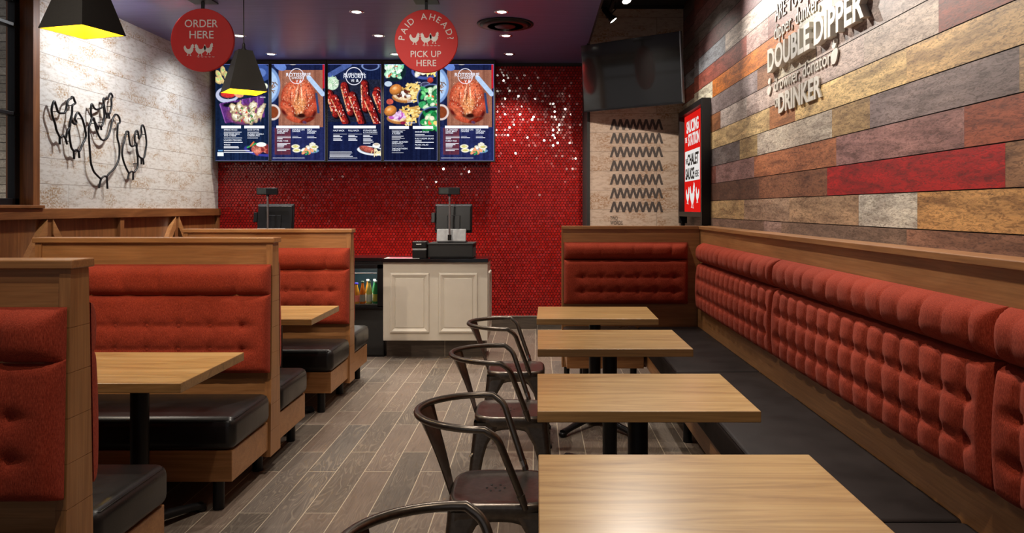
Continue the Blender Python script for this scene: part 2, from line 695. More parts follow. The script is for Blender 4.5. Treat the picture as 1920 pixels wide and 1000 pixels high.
def copy_thing(root, loc=None, rz=None, label=None):
    r = root.copy()
    COL.objects.link(r)
    if loc is not None:
        r.location = loc
    if rz is not None:
        r.rotation_euler = (0, 0, rz)
    if label:
        r['label'] = label
    for ch in kids(root):
        c = ch.copy()
        COL.objects.link(c)
        c.parent = r
        for g in kids(ch):
            d = g.copy()
            COL.objects.link(d)
            d.parent = c
    return r


_tcache = {}


def text_geo(body, size=1., bold=0., extrude=0., align='LEFT', space=1.0):
    """verts, faces, width of a line of lettering in the XY plane (front towards +Z)"""
    key = (body, size, bold, extrude, align, space)
    if key in _tcache:
        return _tcache[key]
    cu = bpy.data.curves.new('lettering', 'FONT')
    cu.body = body
    cu.size = size
    cu.offset = bold
    cu.extrude = extrude
    cu.align_x = align
    cu.space_character = space
    cu.resolution_u = 3
    ob = bpy.data.objects.new('lettering', cu)
    COL.objects.link(ob)
    bpy.context.view_layer.update()
    me = bpy.data.meshes.new_from_object(ob)
    vs = [v.co.copy() for v in me.vertices]
    fs = [list(p.vertices) for p in me.polygons]
    bpy.data.objects.remove(ob)
    bpy.data.curves.remove(cu)
    bpy.data.meshes.remove(me)
    xs = [v.x for v in vs] or [0]
    _tcache[key] = (vs, fs, min(xs), max(xs))
    return _tcache[key]


def text_into(mb, body, M, width=None, height=None, bold=0., extrude=.002, mi=0, align='LEFT', slant=0., space=1.):
    """place lettering through M, its box starting at local (0,0) and scaled to width x cap height"""
    vs, fs, x0, x1 = text_geo(body, 1.0, bold, .5, 'LEFT', space)
    ys = [v.y for v in text_geo('H', 1.0, bold, .5)[0]]
    cap = max(ys)
    sy = (height or .1) / cap
    sx = (width / (x1 - x0)) if width else sy
    out = []
    dx = 0
    if align == 'CENTER':
        dx = -(x1 - x0) * sx / 2
    for v in vs:
        x = (v.x - x0) * sx + dx
        y = v.y * sy
        out.append(M @ Vector((x + slant * y, y, (v.z + .5) * extrude)))
    mb.add(out, fs, mi)
    return (x1 - x0) * sx


def plane_matrix(origin, right, up):
    r = Vector(right).normalized()
    u = Vector(up).normalized()
    n = r.cross(u)
    m = Matrix((r, u, n)).transposed().to_4x4()
    m.translation = Vector(origin)
    return m


def px(x, y, Y):
    """the point at depth Y seen at photo pixel (x, y); used while laying out the shell"""
    return Vector(((x - VX) * Y / F, Y, EYE - (y - VY) * Y / F))

# ------------------------------------------------------------------ the room
LW = -3.85        # left wall
BW = 9.33         # red tiled wall
RW = 1.50         # right wall with the printed planks
RW2 = 1.545       # right wall beyond the step
MW = 8.20         # whitewashed wall behind the corner bench


def box_struct(name, b, m, **kw):
    return S(MB().box(*b, **kw).build(name, m))


box_struct('floor', (LW - .1, 3.2, -2.6, BW + .1, -.06, 0), M_floor)
box_struct('ceiling', (LW - .1, SOFF, -2.6, BW + .1, CEIL, CEIL + .5), M_ceil)
box_struct('ceiling_upper', (SOFF, 3.2, -2.6, MW + .1, HIGH, HIGH + .1), M_ceil_dark)
box_struct('trim_ceiling_back', (LW, SOFF, BW - .03, BW, CEIL - .035, CEIL), M_blackmatte)

# left wall with its window opening
WY0, WY1 = 2.6, 5.93
mb = MB()
mb.box(LW - .12, LW, WY1, BW + .1, 1.45, CEIL)
mb.box(LW - .12, LW, -2.6, WY0, 1.45, CEIL)
mb.box(LW - .12, LW, WY0, WY1, 3.10, CEIL)
S(mb.build('wall_left', M_wash))

# wainscot of the left wall
def wainscot():
    root = thing('wood_wainscot', 'brown wood panelling with diagonal braces along the left wall', 'wall panelling', (0, 0, 0))
    MB().box(LW - .12, LW - .012, -2.6, BW + .05, 0, 1.45).build('panel', M_dkpanelZ, root)
    MB().box(LW - .02, LW + .035, -2.6, BW, 1.365, 1.45, bev=.004).build('top_rail', M_dkpanelY, root)
    MB().box(LW - .02, LW + .02, -2.6, BW, 0, .16, bev=.003).build('bottom_rail', M_dkpanelY, root)
    for yc, kind in ((6.06, 1), (7.13, 0), (8.20, 1), (9.29, 0), (4.99, 0), (3.92, 1), (2.85, 0)):
        MB().box(LW - .02, LW + .022, yc - .035, yc + .035, .16, 1.365, bev=.003).build('post', M_dkpanelZ, root)
        if kind:
            for s in (-1, 1):
                run = 1.0
                y0, z0 = yc + s * .035, 1.365
                y1, z1 = yc + s * run, .16
                L = math.hypot(y1 - y0, z1 - z0)
                ny, nz = (z0 - z1) / L * s, (y1 - y0) / L * s
                ww = .075
                pts = [(LW - .012, y0, z0), (LW - .012, y1, z1), (LW - .012, y1 - ny * ww, z1), (LW - .012, y0, z0 - ww * 1.6)]
                MB().prism(pts, (.045, 0, 0)).build('brace', M_panelY, root)
    return root


wainscot()

# window
win = thing('window_1', 'tall dark window with black bars in the left wall', 'window')
win['kind'] = 'structure'
mb = MB()
mb.box(LW - .20, LW + .012, WY1 - .045, WY1 + .035, 1.45, CEIL, bev=.003)
mb.box(LW - .20, LW + .012, WY0 - .035, WY0 + .045, 1.45, CEIL, bev=.003)
mb.box(LW - .20, LW + .012, WY0, WY1, 3.06, 3.12, bev=.003)
mb.build('window_casing', M_dkpanelZ, win)
MB().box(LW - .20, LW + .05, WY0 - .05, WY1 + .04, 1.45, 1.475, bev=.004).build('window_sill', M_dkpanelY, win)
mb = MB()
for y in (WY1 - .10, 4.28, WY0 + .045):
    mb.box(LW - .15, LW - .09, y, y + .055, 1.475, 3.06, bev=.004)
for z in (1.475, 2.15, 2.82, 3.01):
    mb.box(LW - .155 if z in (2.15, 2.82) else LW - .15, LW - .085 if z in (2.15, 2.82) else LW - .09, WY0 + .05, WY1 - .05, z, z + (.028 if z in (2.15, 2.82) else .05), bev=.003)
mb.build('window_frame', M_black, win)
MB().box(LW - .125, LW - .119, WY0 + .05, WY1 - .05, 1.50, 3.05).build('window_pane', M_glass, win)

# the painted brick wall outside that window
box_struct('wall_outside_brick', (-7.2, -4.06, 6.62, 6.82, -.1, 4.2), M_brick)
box_struct('trim_outside_post', (-4.43, -4.375, 6.56, 6.62, -.1, 4.2), M_dkpanelZ)
box_struct('trim_outside_dark', (-4.375, -4.05, 6.54, 6.62, -.1, 4.2), plain('night_blue_trim', (.012, .016, .03), .5))
box_struct('ground_outside', (-7.2, -4.0, 1.0, 6.62, -.16, -.1), M_base)
spot((-4.9, 5.6, .2), (-4.7, 6.62, 1.6), 90, 100, .9, (1, .86, .68), .05)


# red wall with hexagonal tiles
def hex_wall():
    x0, x1, z0, z1 = LW + .001, SOFF + .02, .160, CEIL - .035
    p = .0362
    r = p / math.sqrt(3)
    g = .0023
    ro, ri = r - g, r - g - .0028
    rows = int((z1 - z0) / (p * math.sqrt(3) / 2)) + 1
    cols = int((x1 - x0) / p) + 1
    ang = np.array([PI / 6 + k * PI / 3 for k in range(6)])
    V, Fc, C, fi = [], [], [], 0
    for j in range(rows):
        zc = z0 + j * p * math.sqrt(3) / 2 + .01
        if zc > z1:
            continue
        for i in range(cols):
            xc = x0 + (i + (.5 if j % 2 else 0)) * p
            if xc > x1:
                continue
            tx, tz = RNG.normal(0, .06 if RNG.random() < .3 else .034, 2)
            for rr, h in ((ro, -.0012), (ri, .0036)):
                for a in ang:
                    dx, dz = rr * math.cos(a), rr * math.sin(a)
                    V.append((min(max(xc + dx, x0), x1), BW - .012 - h - (tx * dx + tz * dz if h > 0 else 0), zc + dz))
            b = fi * 12
            for k in range(6):
                k2 = (k + 1) % 6
                Fc.append((b + k, b + k2, b + 6 + k2, b + 6 + k))
            Fc.append(tuple(b + 6 + k for k in range(6)))
            s = RNG.uniform(.78, 1.14)
            C += [(.37 * s, .012 * s, .010 * s, 1)] * 7
            fi += 1
    me = bpy.data.meshes.new('hex_tiles')
    me.from_pydata(V, [], Fc)
    ca = me.color_attributes.new('Col', 'FLOAT_COLOR', 'CORNER')
    cnt = [len(f) for f in Fc]
    ca.data.foreach_set('color', np.repeat(np.array(C), cnt, axis=0).ravel())
    me.materials.append(M_tile)
    wall = S(MB().box(LW - .1, SOFF + .1, BW - .008, BW + .1, 0, CEIL).build('wall_back', M_grout))
    o = link('wall_back_tiles', me, wall)
    o['kind'] = 'structure'


hex_wall()
bb = S(MB().box(LW, SOFF, BW - .03, BW - .008, 0, .150).build('baseboard_back', M_base))
MB().box(LW, SOFF, BW - .034, BW - .006, .150, .157).build('baseboard_edge_strip', M_trimwhite, bb)

# whitewashed wall behind the corner bench, its return and dark corner post
box_struct('wall_corner', (SOFF, RW2 + .2, MW, MW + .1, 0, HIGH), M_wash2)
box_struct('wall_return', (SOFF + .006, SOFF + .1, MW + .1, BW, 0, CEIL), M_blackmatte)
box_struct('trim_corner_post', (SOFF - .012, SOFF + .02, MW - .012, MW + .16, 0, CEIL - .002), M_blackmatte)
box_struct('trim_wall_top', (SOFF, RW2, MW - .03, MW, HIGH - .035, HIGH), M_blackmatte)
box_struct('wall_soffit_side', (SOFF - .001, SOFF + .018, -2.6, MW - .02, CEIL - .001, HIGH), M_ceil_dark)

# right wall: printed planks row by row (x limits given where the photo shows joints)
def Yr(x, X=RW):
    return X * F / (x - VX)


ROWZ, ROWH = 1.515, .1474
K = srgb
rows = {
    -3: [(1326, (120, 92, 78))],
    -2: [(1326, (124, 102, 90)), (1432, (150, 128, 122)), (1465, (128, 108, 94)), (1700, (146, 108, 88))],
    -1: [(1326, (176, 150, 108)), (1395, (164, 140, 120)), (1480, (178, 150, 122)), (1610, (206, 204, 196)), (1720, (208, 162, 104))],
    0: [(1320, (168, 22, 18)), (1331, (96, 68, 54)), (1414, (104, 74, 60)), (1423, (138, 92, 66)), (1551, (178, 16, 14)), (1885, (150, 112, 82))],
    1: [(1320, (138, 84, 72)), (1342, (146, 114, 112)), (1414, (172, 110, 74)), (1568, (158, 118, 116)), (1808, (158, 84, 58))],
    2: [(1320, (110, 104, 104)), (1387, (170, 148, 104)), (1420, (192, 184, 172)), (1560, (176, 148, 104)), (1631, (134, 120, 122))],
    3: [(1320, (206, 182, 134)), (1443, (164, 112, 72)), (1491, (222, 194, 138)), (1700, (208, 176, 124))],
    4: [(1318, (156, 104, 66)), (1351, (196, 188, 184)), (1400, (200, 184, 178)), (1620, (196, 182, 172)), (1760, (138, 62, 40))],
    5: [(1316, (150, 138, 140)), (1420, (150, 110, 84)), (1452, (214, 208, 190)), (1530, (176, 162, 158)), (1760, (180, 138, 92))],
    6: [(1300, (214, 214, 196)), (1336, (214, 128, 46)), (1498, (216, 212, 194)), (1560, (170, 128, 108))],
    7: [(1290, (156, 84, 70)), (1400, (196, 166, 160)), (1440, (172, 126, 116)), (1540, (206, 204, 190))],
    8: [(1290, (148, 156, 168)), (1360, (208, 198, 190)), (1440, (182, 178, 176))],
    9: [(1290, (120, 88, 90)), (1470, (150, 130, 130))],
    10: [(1290, (112, 108, 106)), (1420, (120, 92, 88))],
    11: [(1290, (118, 80, 80)), (1380, (96, 84, 84))],
    12: [(1290, (104, 50, 44))],
    13: [(1290, (100, 84, 82))], 14: [(1290, (120, 70, 60))],
}
pool = [(150, 120, 100), (190, 160, 120), (150, 130, 130), (170, 90, 60), (200, 195, 185), (120, 100, 95), (205, 175, 125)]


def plank_wall():
    V, Fc, C, Sd = [], [], [], []
    GAP = .0022

    def quad(X, ya, yb, za, zb, c):
        b = len(V)
        V.extend([(X, ya, za), (X, ya, zb), (X, yb, zb), (X, yb, za)])
        Fc.append((b, b + 1, b + 2, b + 3))
        C.extend([(*K(c), 1)] * 4)
        s = RNG.uniform(0, 1, 3)
        Sd.extend([(*s, 1)] * 4)
    for r, segs in rows.items():
        za, zb = ROWZ + r * ROWH + GAP, ROWZ + (r + 1) * ROWH - GAP
        if r == -3:
            za = 1.2
        zb = min(zb, HIGH)
        if za > HIGH:
            continue
        ys = [min(Yr(max(x, 1301)), 7.40) if i else 7.40 for i, (x, c) in enumerate(segs)]
        cols = [c for x, c in segs]
        y = ys[-1]
        # carry the row on towards the camera with further planks
        ends = ys[1:]
        last = min(ys[-1] - .9 - .5 * RNG.random(), 3.2)
        if r == 0:
            ends = ys[1:]
            last = ys[-1] - .8
        ends = ends + [last]
        k = 0
        while ends[-1] > -2.4:
            ends.append(ends[-1] - RNG.uniform(.6, 1.3))
            cols.append(pool[int(RNG.integers(0, len(pool)))])
        st = 7.40
        for e, c in zip(ends, cols):
            quad(RW, e + .0006, st, za, zb, c)
            st = e
    for r in range(-3, 15):
        za, zb = ROWZ + r * ROWH + GAP, min(ROWZ + (r + 1) * ROWH - GAP, HIGH)
        if za > HIGH:
            continue
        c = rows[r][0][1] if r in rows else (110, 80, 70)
        quad(RW2, 7.40, MW, za, zb, tuple(v * .8 for v in c))  # planks of the recess darkened, shade painted into their colour
    me = bpy.data.meshes.new('planks')
    me.from_pydata(V, [], Fc)
    for nm, d in (('Col', C), ('Seed', Sd)):
        ca = me.color_attributes.new(nm, 'FLOAT_COLOR', 'CORNER')
        ca.data.foreach_set('color', np.array(d).ravel())
    me.materials.append(M_plank)
    mb = MB().box(RW + .002, RW + .15, -2.6, 7.40, 0, HIGH + .1).box(RW2 + .002, RW2 + .15, 7.30, MW, 0, HIGH + .1)
    wall = S(mb.build('wall_right', plain('joint_black', (.02, .015, .012), .8)))
    o = link('wall_right_planks', me, wall)
    o['kind'] = 'structure'


plank_wall()
box_struct('baseboard_right', (RW - .012, RW + .002, -2.6, 7.40, 0, .15), M_base)


# ------------------------------------------------------------------ upholstery
def spaced(L, r, step):
    k = [0, .0015, .005, .011, .019, .03]
    k = [v * r / .03 for v in k]
    n = max(2, int((L - 2 * k[-1]) / step))
    mid = list(np.linspace(k[-1], L - k[-1], n))
    return np.array(k[:-1] + mid + [L - v for v in k[:-1]][::-1])


def cushion_mb(w, h, t, cols=(), rws=(), amp=.03, r=.03, step=.011, seams=(), vp=1.0, shape=1.0, puck=.0):
    """upholstered pad: x across, z up, bulging towards -y from the plane y = 0"""
    U, Vv = spaced(w, r, step), spaced(h, r, step)
    uu, vv = np.meshgrid(U, Vv)

    def edge(a, L):
        d = np.minimum(a, L - a)
        q = np.clip(1 - d / r, 0, 1)
        return np.sqrt(np.clip(1 - q * q, 0, 1))
    e = np.minimum(edge(uu, w), edge(vv, h)) * .5 + .5 * edge(uu, w) * edge(vv, h)
    crown = 1 - .18 * shape * (np.abs(vv / h - .5) * 2) ** 2.2 - .10 * shape * (np.abs(uu / w - .5) * 2) ** 8
    d = t * crown
    if len(cols) and len(rws):
        cols, rws = np.array(cols), np.array(rws)
        sp = cols[1] - cols[0] if len(cols) > 1 else .2
        dip = np.zeros_like(d)
        for rz in rws:
            for c in cols:
                q = ((uu - c) ** 2 + (vv - rz) ** 2)
                dip = np.maximum(dip, np.exp(-q / (.020 ** 2)) * 1.0)
                dip = np.maximum(dip, .55 * np.exp(-q / (.045 ** 2)))
        near = np.min([np.abs(vv - rz) for rz in rws], axis=0)
        inside = (vv > rws.min() - .01) & (vv < rws.max() + .01)
        fade = np.where(inside, .85, np.exp(-(near / (.11)) ** 2) * .55 + .35)
        cv = np.zeros_like(d)
        for c in cols:
            wob = c + .006 * np.sin(vv * 18 + c * 40)
            a = np.abs(uu - wob)
            cv = np.maximum(cv, np.exp(-(a / .012) ** 2) * .55 + .45 * np.exp(-(a / (sp * .34)) ** 2))
        ch = np.zeros_like(d)
        on = ((uu > cols.min() - .01) & (uu < cols.max() + .01)).astype(float)
        for rz in rws:
            a = np.abs(vv - rz)
            ch = np.maximum(ch, np.exp(-(a / .010) ** 2) * .6 + .4 * np.exp(-(a / .035) ** 2))
        d = d - amp * np.maximum(dip, np.maximum(.62 * vp * cv * fade, .45 * ch * on))
        # soft pulls from the last buttons out to the ends
        for c, s in ((cols.min(), -1), (cols.max(), 1)):
            dd = (uu - c) * s
            for rz in rws:
                a = np.abs(vv - rz)
                d = d - amp * .45 * np.clip(1 - dd / .09, 0, 1) * (dd > 0) * np.exp(-(a / .014) ** 2)
    for i, s0 in enumerate(seams):
        wob = s0 + .012 * np.sin(PI * vv / h + i)
        a = np.abs(uu - wob)
        d = d - t * ((.16 if i % 2 else .06) * np.exp(-(a / .005) ** 2) + (.05 + .03 * (i % 3)) * np.exp(-(a / .035) ** 2))
    d = np.maximum(d, .2 * t) * e
    if puck:
        d = d * (1 + puck * np.sin(uu * 31 + 3 * np.sin(vv * 9)) * .5)
    nv, nu = uu.shape
    verts = [(float(uu[j, i]), -float(d[j, i]), float(vv[j, i])) for j in range(nv) for i in range(nu)]
    faces = [[j * nu + i, j * nu + i + 1, (j + 1) * nu + i + 1, (j + 1) * nu + i] for j in range(nv - 1) for i in range(nu - 1)]
    mb = MB().add(verts, faces, 0, True)
    mb.add([(.003, .0, .003), (w - .003, .0, .003), (w - .003, .0, h - .003), (.003, .0, h - .003)], [[3, 2, 1, 0]])
    mb.depth = lambda x, z: float(d[np.abs(Vv - z).argmin(), np.abs(U - x).argmin()])
    return mb


def xf(mb, M):
    mb.v = [tuple(M @ Vector(p)) for p in mb.v]
    return mb


def button_mb(r=.011):
    return MB().lathe([(0, .0065), (r * .5, .006), (r * .85, .0035), (r, 0), (r * .9, -.004)][::-1], 12, 0, Matrix.Rotation(PI / 2, 4, 'X'))


BUTTON = button_mb(.0145).build('button', M_red)
BUTTON_ME = BUTTON.data
bpy.data.objects.remove(BUTTON)


def back_pad(root, w, M, z0, z1, t, cols, rws, amp, vp=1., step=.011):
    c = cushion_mb(w, z1 - z0, t, cols, rws, amp, .035, step, vp=vp)
    dep = c.depth
    o = xf(c, M @ Matrix.Translation((0, 0, z0))).build('back_cushion', M_red, root)
    R = M.to_3x3()
    for rz in rws:
        for cx in cols:
            b = bpy.data.objects.new('button', BUTTON_ME)
            COL.objects.link(b)
            b.parent = o
            b.matrix_local = (M @ Matrix.Translation((cx, -dep(cx, rz) - .001, z0 + rz)))
    return o


def head_pad(root, w, M, z0, z1, t, seams, step=.011):
    c = cushion_mb(w, z1 - z0, t, r=.05, seams=seams, shape=1.3, step=step)
    return xf(c, M @ Matrix.Translation((0, 0, z0))).build('head_cushion', M_red, root)


def seat_pad(root, x0, x1, y0, y1, z0, z1, m, front=None, name='seat_cushion', bev=.032):
    mb = MB().box(x0, x1, y0, y1, z0, z1, bev=bev, seg=5, smooth=True)
    o = mb.build(name, m, root)
    # stitched welt around the top
    q = bev * .72
    e = .0016
    zz = z1 - bev * .30 + .001
    pts = [(x0 + q * .30, y0 + q * .30, zz), (x1 - q * .30, y0 + q * .30, zz), (x1 - q * .30, y1 - q * .30, zz), (x0 + q * .30, y1 - q * .30, zz), (x0 + q * .30, y0 + q * .30, zz)]
    rp = []
    for i in range(4):
        a, b = Vector(pts[i]), Vector(pts[i + 1])
        d = (b - a).normalized()
        rp += [a + d * .03, b - d * .03]
    rp.append(rp[0])
    MB().tube(rp, e, 6, caps=False).build('piping', m, o)
    return o


# ------------------------------------------------------------------ booth benches (back to back)
BOOTH_X = -2.10


def booth(yc, label, sides=(-1, 1)):
    root = thing('booth_bench', label, 'bench', (BOOTH_X, yc, 0), 0, 'back-to-back booth benches on the left')
    hw = .65
    zt, zb = 1.262, .10

    def half(z, a=.048, b=.082):
        return a + (b - a) * (1.262 - z) / 1.162
    # core panel
    pr = [(0, -half(zb) + .008, zb), (0, half(zb) - .008, zb), (0, half(zt) - .008, zt), (0, -half(zt) + .008, zt)]
    MB().prism([(-hw + .03, p[1], p[2]) for p in pr], (2 * hw - .06, 0, 0)).build('back_panel', M_panelX, root)
    # end boards, jointed every 13 cm
    for s in (-1, 1):
        mb = MB()
        zs = [zb, .24, .38, .52, .66, .80, .94, 1.08, zt]
        for a, b in zip(zs[:-1], zs[1:]):
            b -= .0018
            pts = [(0, -half(a), a), (0, half(a), a), (0, half(b), b), (0, -half(b), b)]
            mb.prism([((hw - .035) if s > 0 else -hw, p[1], p[2]) for p in pts], (.035, 0, 0))
        pts = [(0, -half(zb) + .002, zb), (0, half(zb) - .002, zb), (0, half(zt) - .002, zt), (0, -half(zt) + .002, zt)]
        mb.prism([((hw - .033) if s > 0 else -hw + .002, p[1], p[2]) for p in pts], (.031, 0, 0))
        # stiles that frame the panel faces
        mb.build('end_panel', M_panelZ, root)
    MB().box(-hw - .010, hw + .012, -.062, .062, zt, 1.29, bev=.004).build('top_cap', M_panelX, root)
    for sx in (-.55, .55):
        MB().tube([(sx, 0, 0), (sx, 0, .10)], .028, 14).build('foot', M_black, root)
    cols = [hw + (k - 3) * .17 for k in range(7)]
    for s in sides:
        lean = .030
        R = Matrix.Identity(4) if s < 0 else Matrix.Rotation(PI, 4, 'Z')

        M = R @ Matrix.Translation((-hw, -.092, 0)) @ Matrix.Rotation(-math.radians(1.6), 4, 'X')
        w_ = 2 * hw - .004
        back_pad(root, w_, M, .556, .985, .078, cols, (.135, .262), .030, .45)
        head_pad(root, w_, M, .972, 1.145, .088, [.13 + .2 * k for k in range(7)])
        # plinth behind the cushions so that they sit on the panel
        mb = MB()
        y0 = -.085
        mb.box(-hw + .05, hw - .05, -.10, -.05, .60, 1.10)
        xf(mb, R).build('cushion_backing', M_panelX, root)
        if s < 0:
            y0, y1 = -.60, -.085
        else:
            y0, y1 = .085, .60
        seat_pad(root, -hw, hw + .004, y0, y1, .290, .452, M_leather, bev=.045)
        b0, b1 = (y0 + .02, y1) if s < 0 else (y0, y1 - .02)
        MB().box(-hw + .01, hw - .012, b0, b1, .14, .290, bev=.003).build('seat_base', M_panelX, root)
        for sx in (-.56, .56):
            yy = s * .545
            MB().tube([(sx, yy, 0), (sx, yy, .14)], .027, 14).build('leg', M_black, root)
    return root


booth(2.45, 'double-sided booth bench nearest the camera, cropped by the photo edge')
booth(4.28, 'double-sided booth bench with red tufted back behind the first wooden table')
booth(6.05, 'double-sided booth bench closest to the red tiled wall')


# ------------------------------------------------------------------ tables
def pedestal(root, x, y, hx, hy):
    MB().tube([(x, y, .05), (x, y, .70)], .039, 20).build('column', M_black, root)
    mb = MB()
    for a in (1, -1):
        for s in (1, -1):
            ex, ey = s * hx, s * a * hy
            pts = [(x, y, .060), (x + ex * .35, y + ey * .35, .052), (x + ex * .8, y + ey * .8, .036), (x + ex, y + ey, .026)]
            mb.tube(pts, [.032, .030, .024, .026], 10, flat=.75)
            mb.lathe([(0, .03), (.022, .03), (.026, .012), (.020, 0)][::-1], 12, 0, Matrix.Translation((x + ex, y + ey, 0)))
    mb.lathe([(.055, .02), (.060, .05), (.046, .085), (.040, .10)], 20, 0, Matrix.Translation((x, y, 0)))
    mb.build('base', M_black, root)
    MB().box(x - .16, x + .16, y - .16, y + .16, .695, .711, bev=.003).build('top_plate', M_black, root)


def table(loc, lx, ly, cols, label, group, hx=.22, hy=.30, rz=0):
    root = thing('dining_table', label, 'table', loc, rz, group)
    mb = MB().box(-lx / 2, lx / 2, -ly / 2, ly / 2, .711, .75, bev=.0025, seg=2, smooth=False)
    # sides use the darker edge material
    top = mb
    for i, f in enumerate(top.f):
        zs = [top.v[k][2] for k in f]
        if not (min(zs) > .7495):
            top.mi[i] = 1
    top.build('tabletop', [M_table, M_tedge], root)
    for x in cols:
        pedestal(root, x, 0, hx, hy)
    return root


G1 = 'square two-seat tables along the red banquette'
table((.385, 5.20, 0), .772, .61, (0,), 'small wooden table farthest from the camera, beside the corner bench', G1, rz=math.radians(-1.0))
table((.3875, 4.15, 0), .775, .61, (0,), 'small wooden table, second from the corner bench', G1)
table((.385, 2.97, 0), .772, .61, (0,), 'small wooden table, third from the corner bench and second nearest to the camera', G1)
table((.387, 1.895, 0), .770, .61, (0,), 'wooden table nearest the camera, cropped by the bottom of the photo', G1)
G2 = 'wooden booth tables'
table((-2.022, 3.425, 0), 1.19, .67, (.26, -.30), 'long wooden booth table under the big pendant lamp', G2, .15, .28)
table((-2.022, 5.22, 0), 1.19, .68, (.26, -.30), 'long wooden booth table in the booth next to the counter', G2, .15, .28)


# ------------------------------------------------------------------ red banquette on the right
def banquette():
    root = thing('tufted_banquette', 'long red tufted banquette with dark seat along the plank wall', 'bench', (0, 0, 0))
    X = 1.38
    MB().box(X + .002, RW - .002, -.30, 6.62, .06, 1.272).build('back_panel', M_panelY, root)
    MB().box(X - .012, RW - .002, -.30, 6.62, 1.272, 1.30, bev=.003).build('top_ledge', M_panelY, root)
    MB().box(X - .02, X + .002, -.30, 6.56, .44, .66).build('lower_rail', M_panelY, root)
    # pads face -x: local x runs along -Y... rotate so that -y(local) becomes -x(world)
    secs = [(6.44, 4.365), (4.355, 2.265), (2.255, .16)]
    for a, b in secs:
        w_ = a - b
        M = Matrix.Translation((X, a, 0)) @ Matrix.Rotation(-PI / 2, 4, 'Z')
        n = 14
        sp = w_ / (n + .9)
        cols = [sp * (k + .95) for k in range(n)]
        M2 = M @ Matrix.Rotation(-math.radians(1.0), 4, 'X')
        back_pad(root, w_, M2, .605, 1.002, .098, cols, (.130, .262), .044, .95, .0125)
        head_pad(root, w_, M, 1.000, 1.162, .082, [w_ / 14.5 * (k + .75) for k in range(14)], .0125)
    for a, b in ((6.55, 4.74), (4.737, 2.475), (2.472, .0)):
        seat_pad(root, .845, X - .005, b, a, .300, .45, M_vinyl, bev=.022)
    MB().box(.862, X, .0, 6.55, .19, .300, bev=.003).build('seat_base', M_panelY, root)
    for y in (.4, 1.5, 2.6, 3.7, 4.8, 5.9):
        MB().tube([(.93, y, 0), (.93, y, .19)], .027, 12).build('leg', M_black, root)
    # corner block
    return root


banquette()


def end_bench():
    root = thing('corner_bench', 'short red tufted corner bench in front of the whitewashed wall', 'bench', (0, 0, 0))
    Y = 6.58
    MB().box(.212, 1.378, Y, 6.66, .10, 1.272).build('back_panel', M_panelX, root)
    MB().box(.205, 1.366, Y - .012, 6.675, 1.272, 1.30, bev=.003).build('top_ledge', M_panelX, root)
    MB().box(.205, .215, Y - .01, 6.66, .10, 1.272).build('end_panel', M_panelZ, root)
    w_ = 1.275 - .222
    M = Matrix.Translation((.222, Y, 0))
    back_pad(root, w_, M, .637, 1.018, .095, [.165 + .152 * k for k in range(6)], (.115, .235), .036, .45)
    head_pad(root, w_, M, 1.016, 1.162, .092, [.15 * (k + 1) for k in range(6)])
    seat_pad(root, .215, .838, 6.06, Y - .004, .300, .45, M_leather, bev=.022)
    MB().box(.23, .835, 6.08, Y, .19, .300, bev=.003).build('seat_base', M_panelX, root)
    for x, y in ((.38, 6.14), (.38, 6.5), (.76, 6.14)):
        MB().tube([(x, y, 0), (x, y, .19)], .027, 12).build('leg', M_black, root)
    MB().tube([(.25, 6.62, 0), (.25, 6.62, .10)], .025, 12).build('foot', M_black, root)
    return root


end_bench()


# ------------------------------------------------------------------ metal armchairs
def fillet(pts, rad, n=7):
    P = [Vector(p) for p in pts]
    out = [P[0]]
    for i in range(1, len(P) - 1):
        a, b, c = P[i - 1], P[i], P[i + 1]
        r = min(rad[i] if isinstance(rad, (list, tuple)) else rad, (a - b).length * .5, (c - b).length * .5)
        p0 = b + (a - b).normalized() * r
        p1 = b + (c - b).normalized() * r
        for k in range(n + 1):
            t = k / n
            out.append(p0 * (1 - t) ** 2 + b * 2 * t * (1 - t) + p1 * t * t)
    out.append(P[-1])
    return out


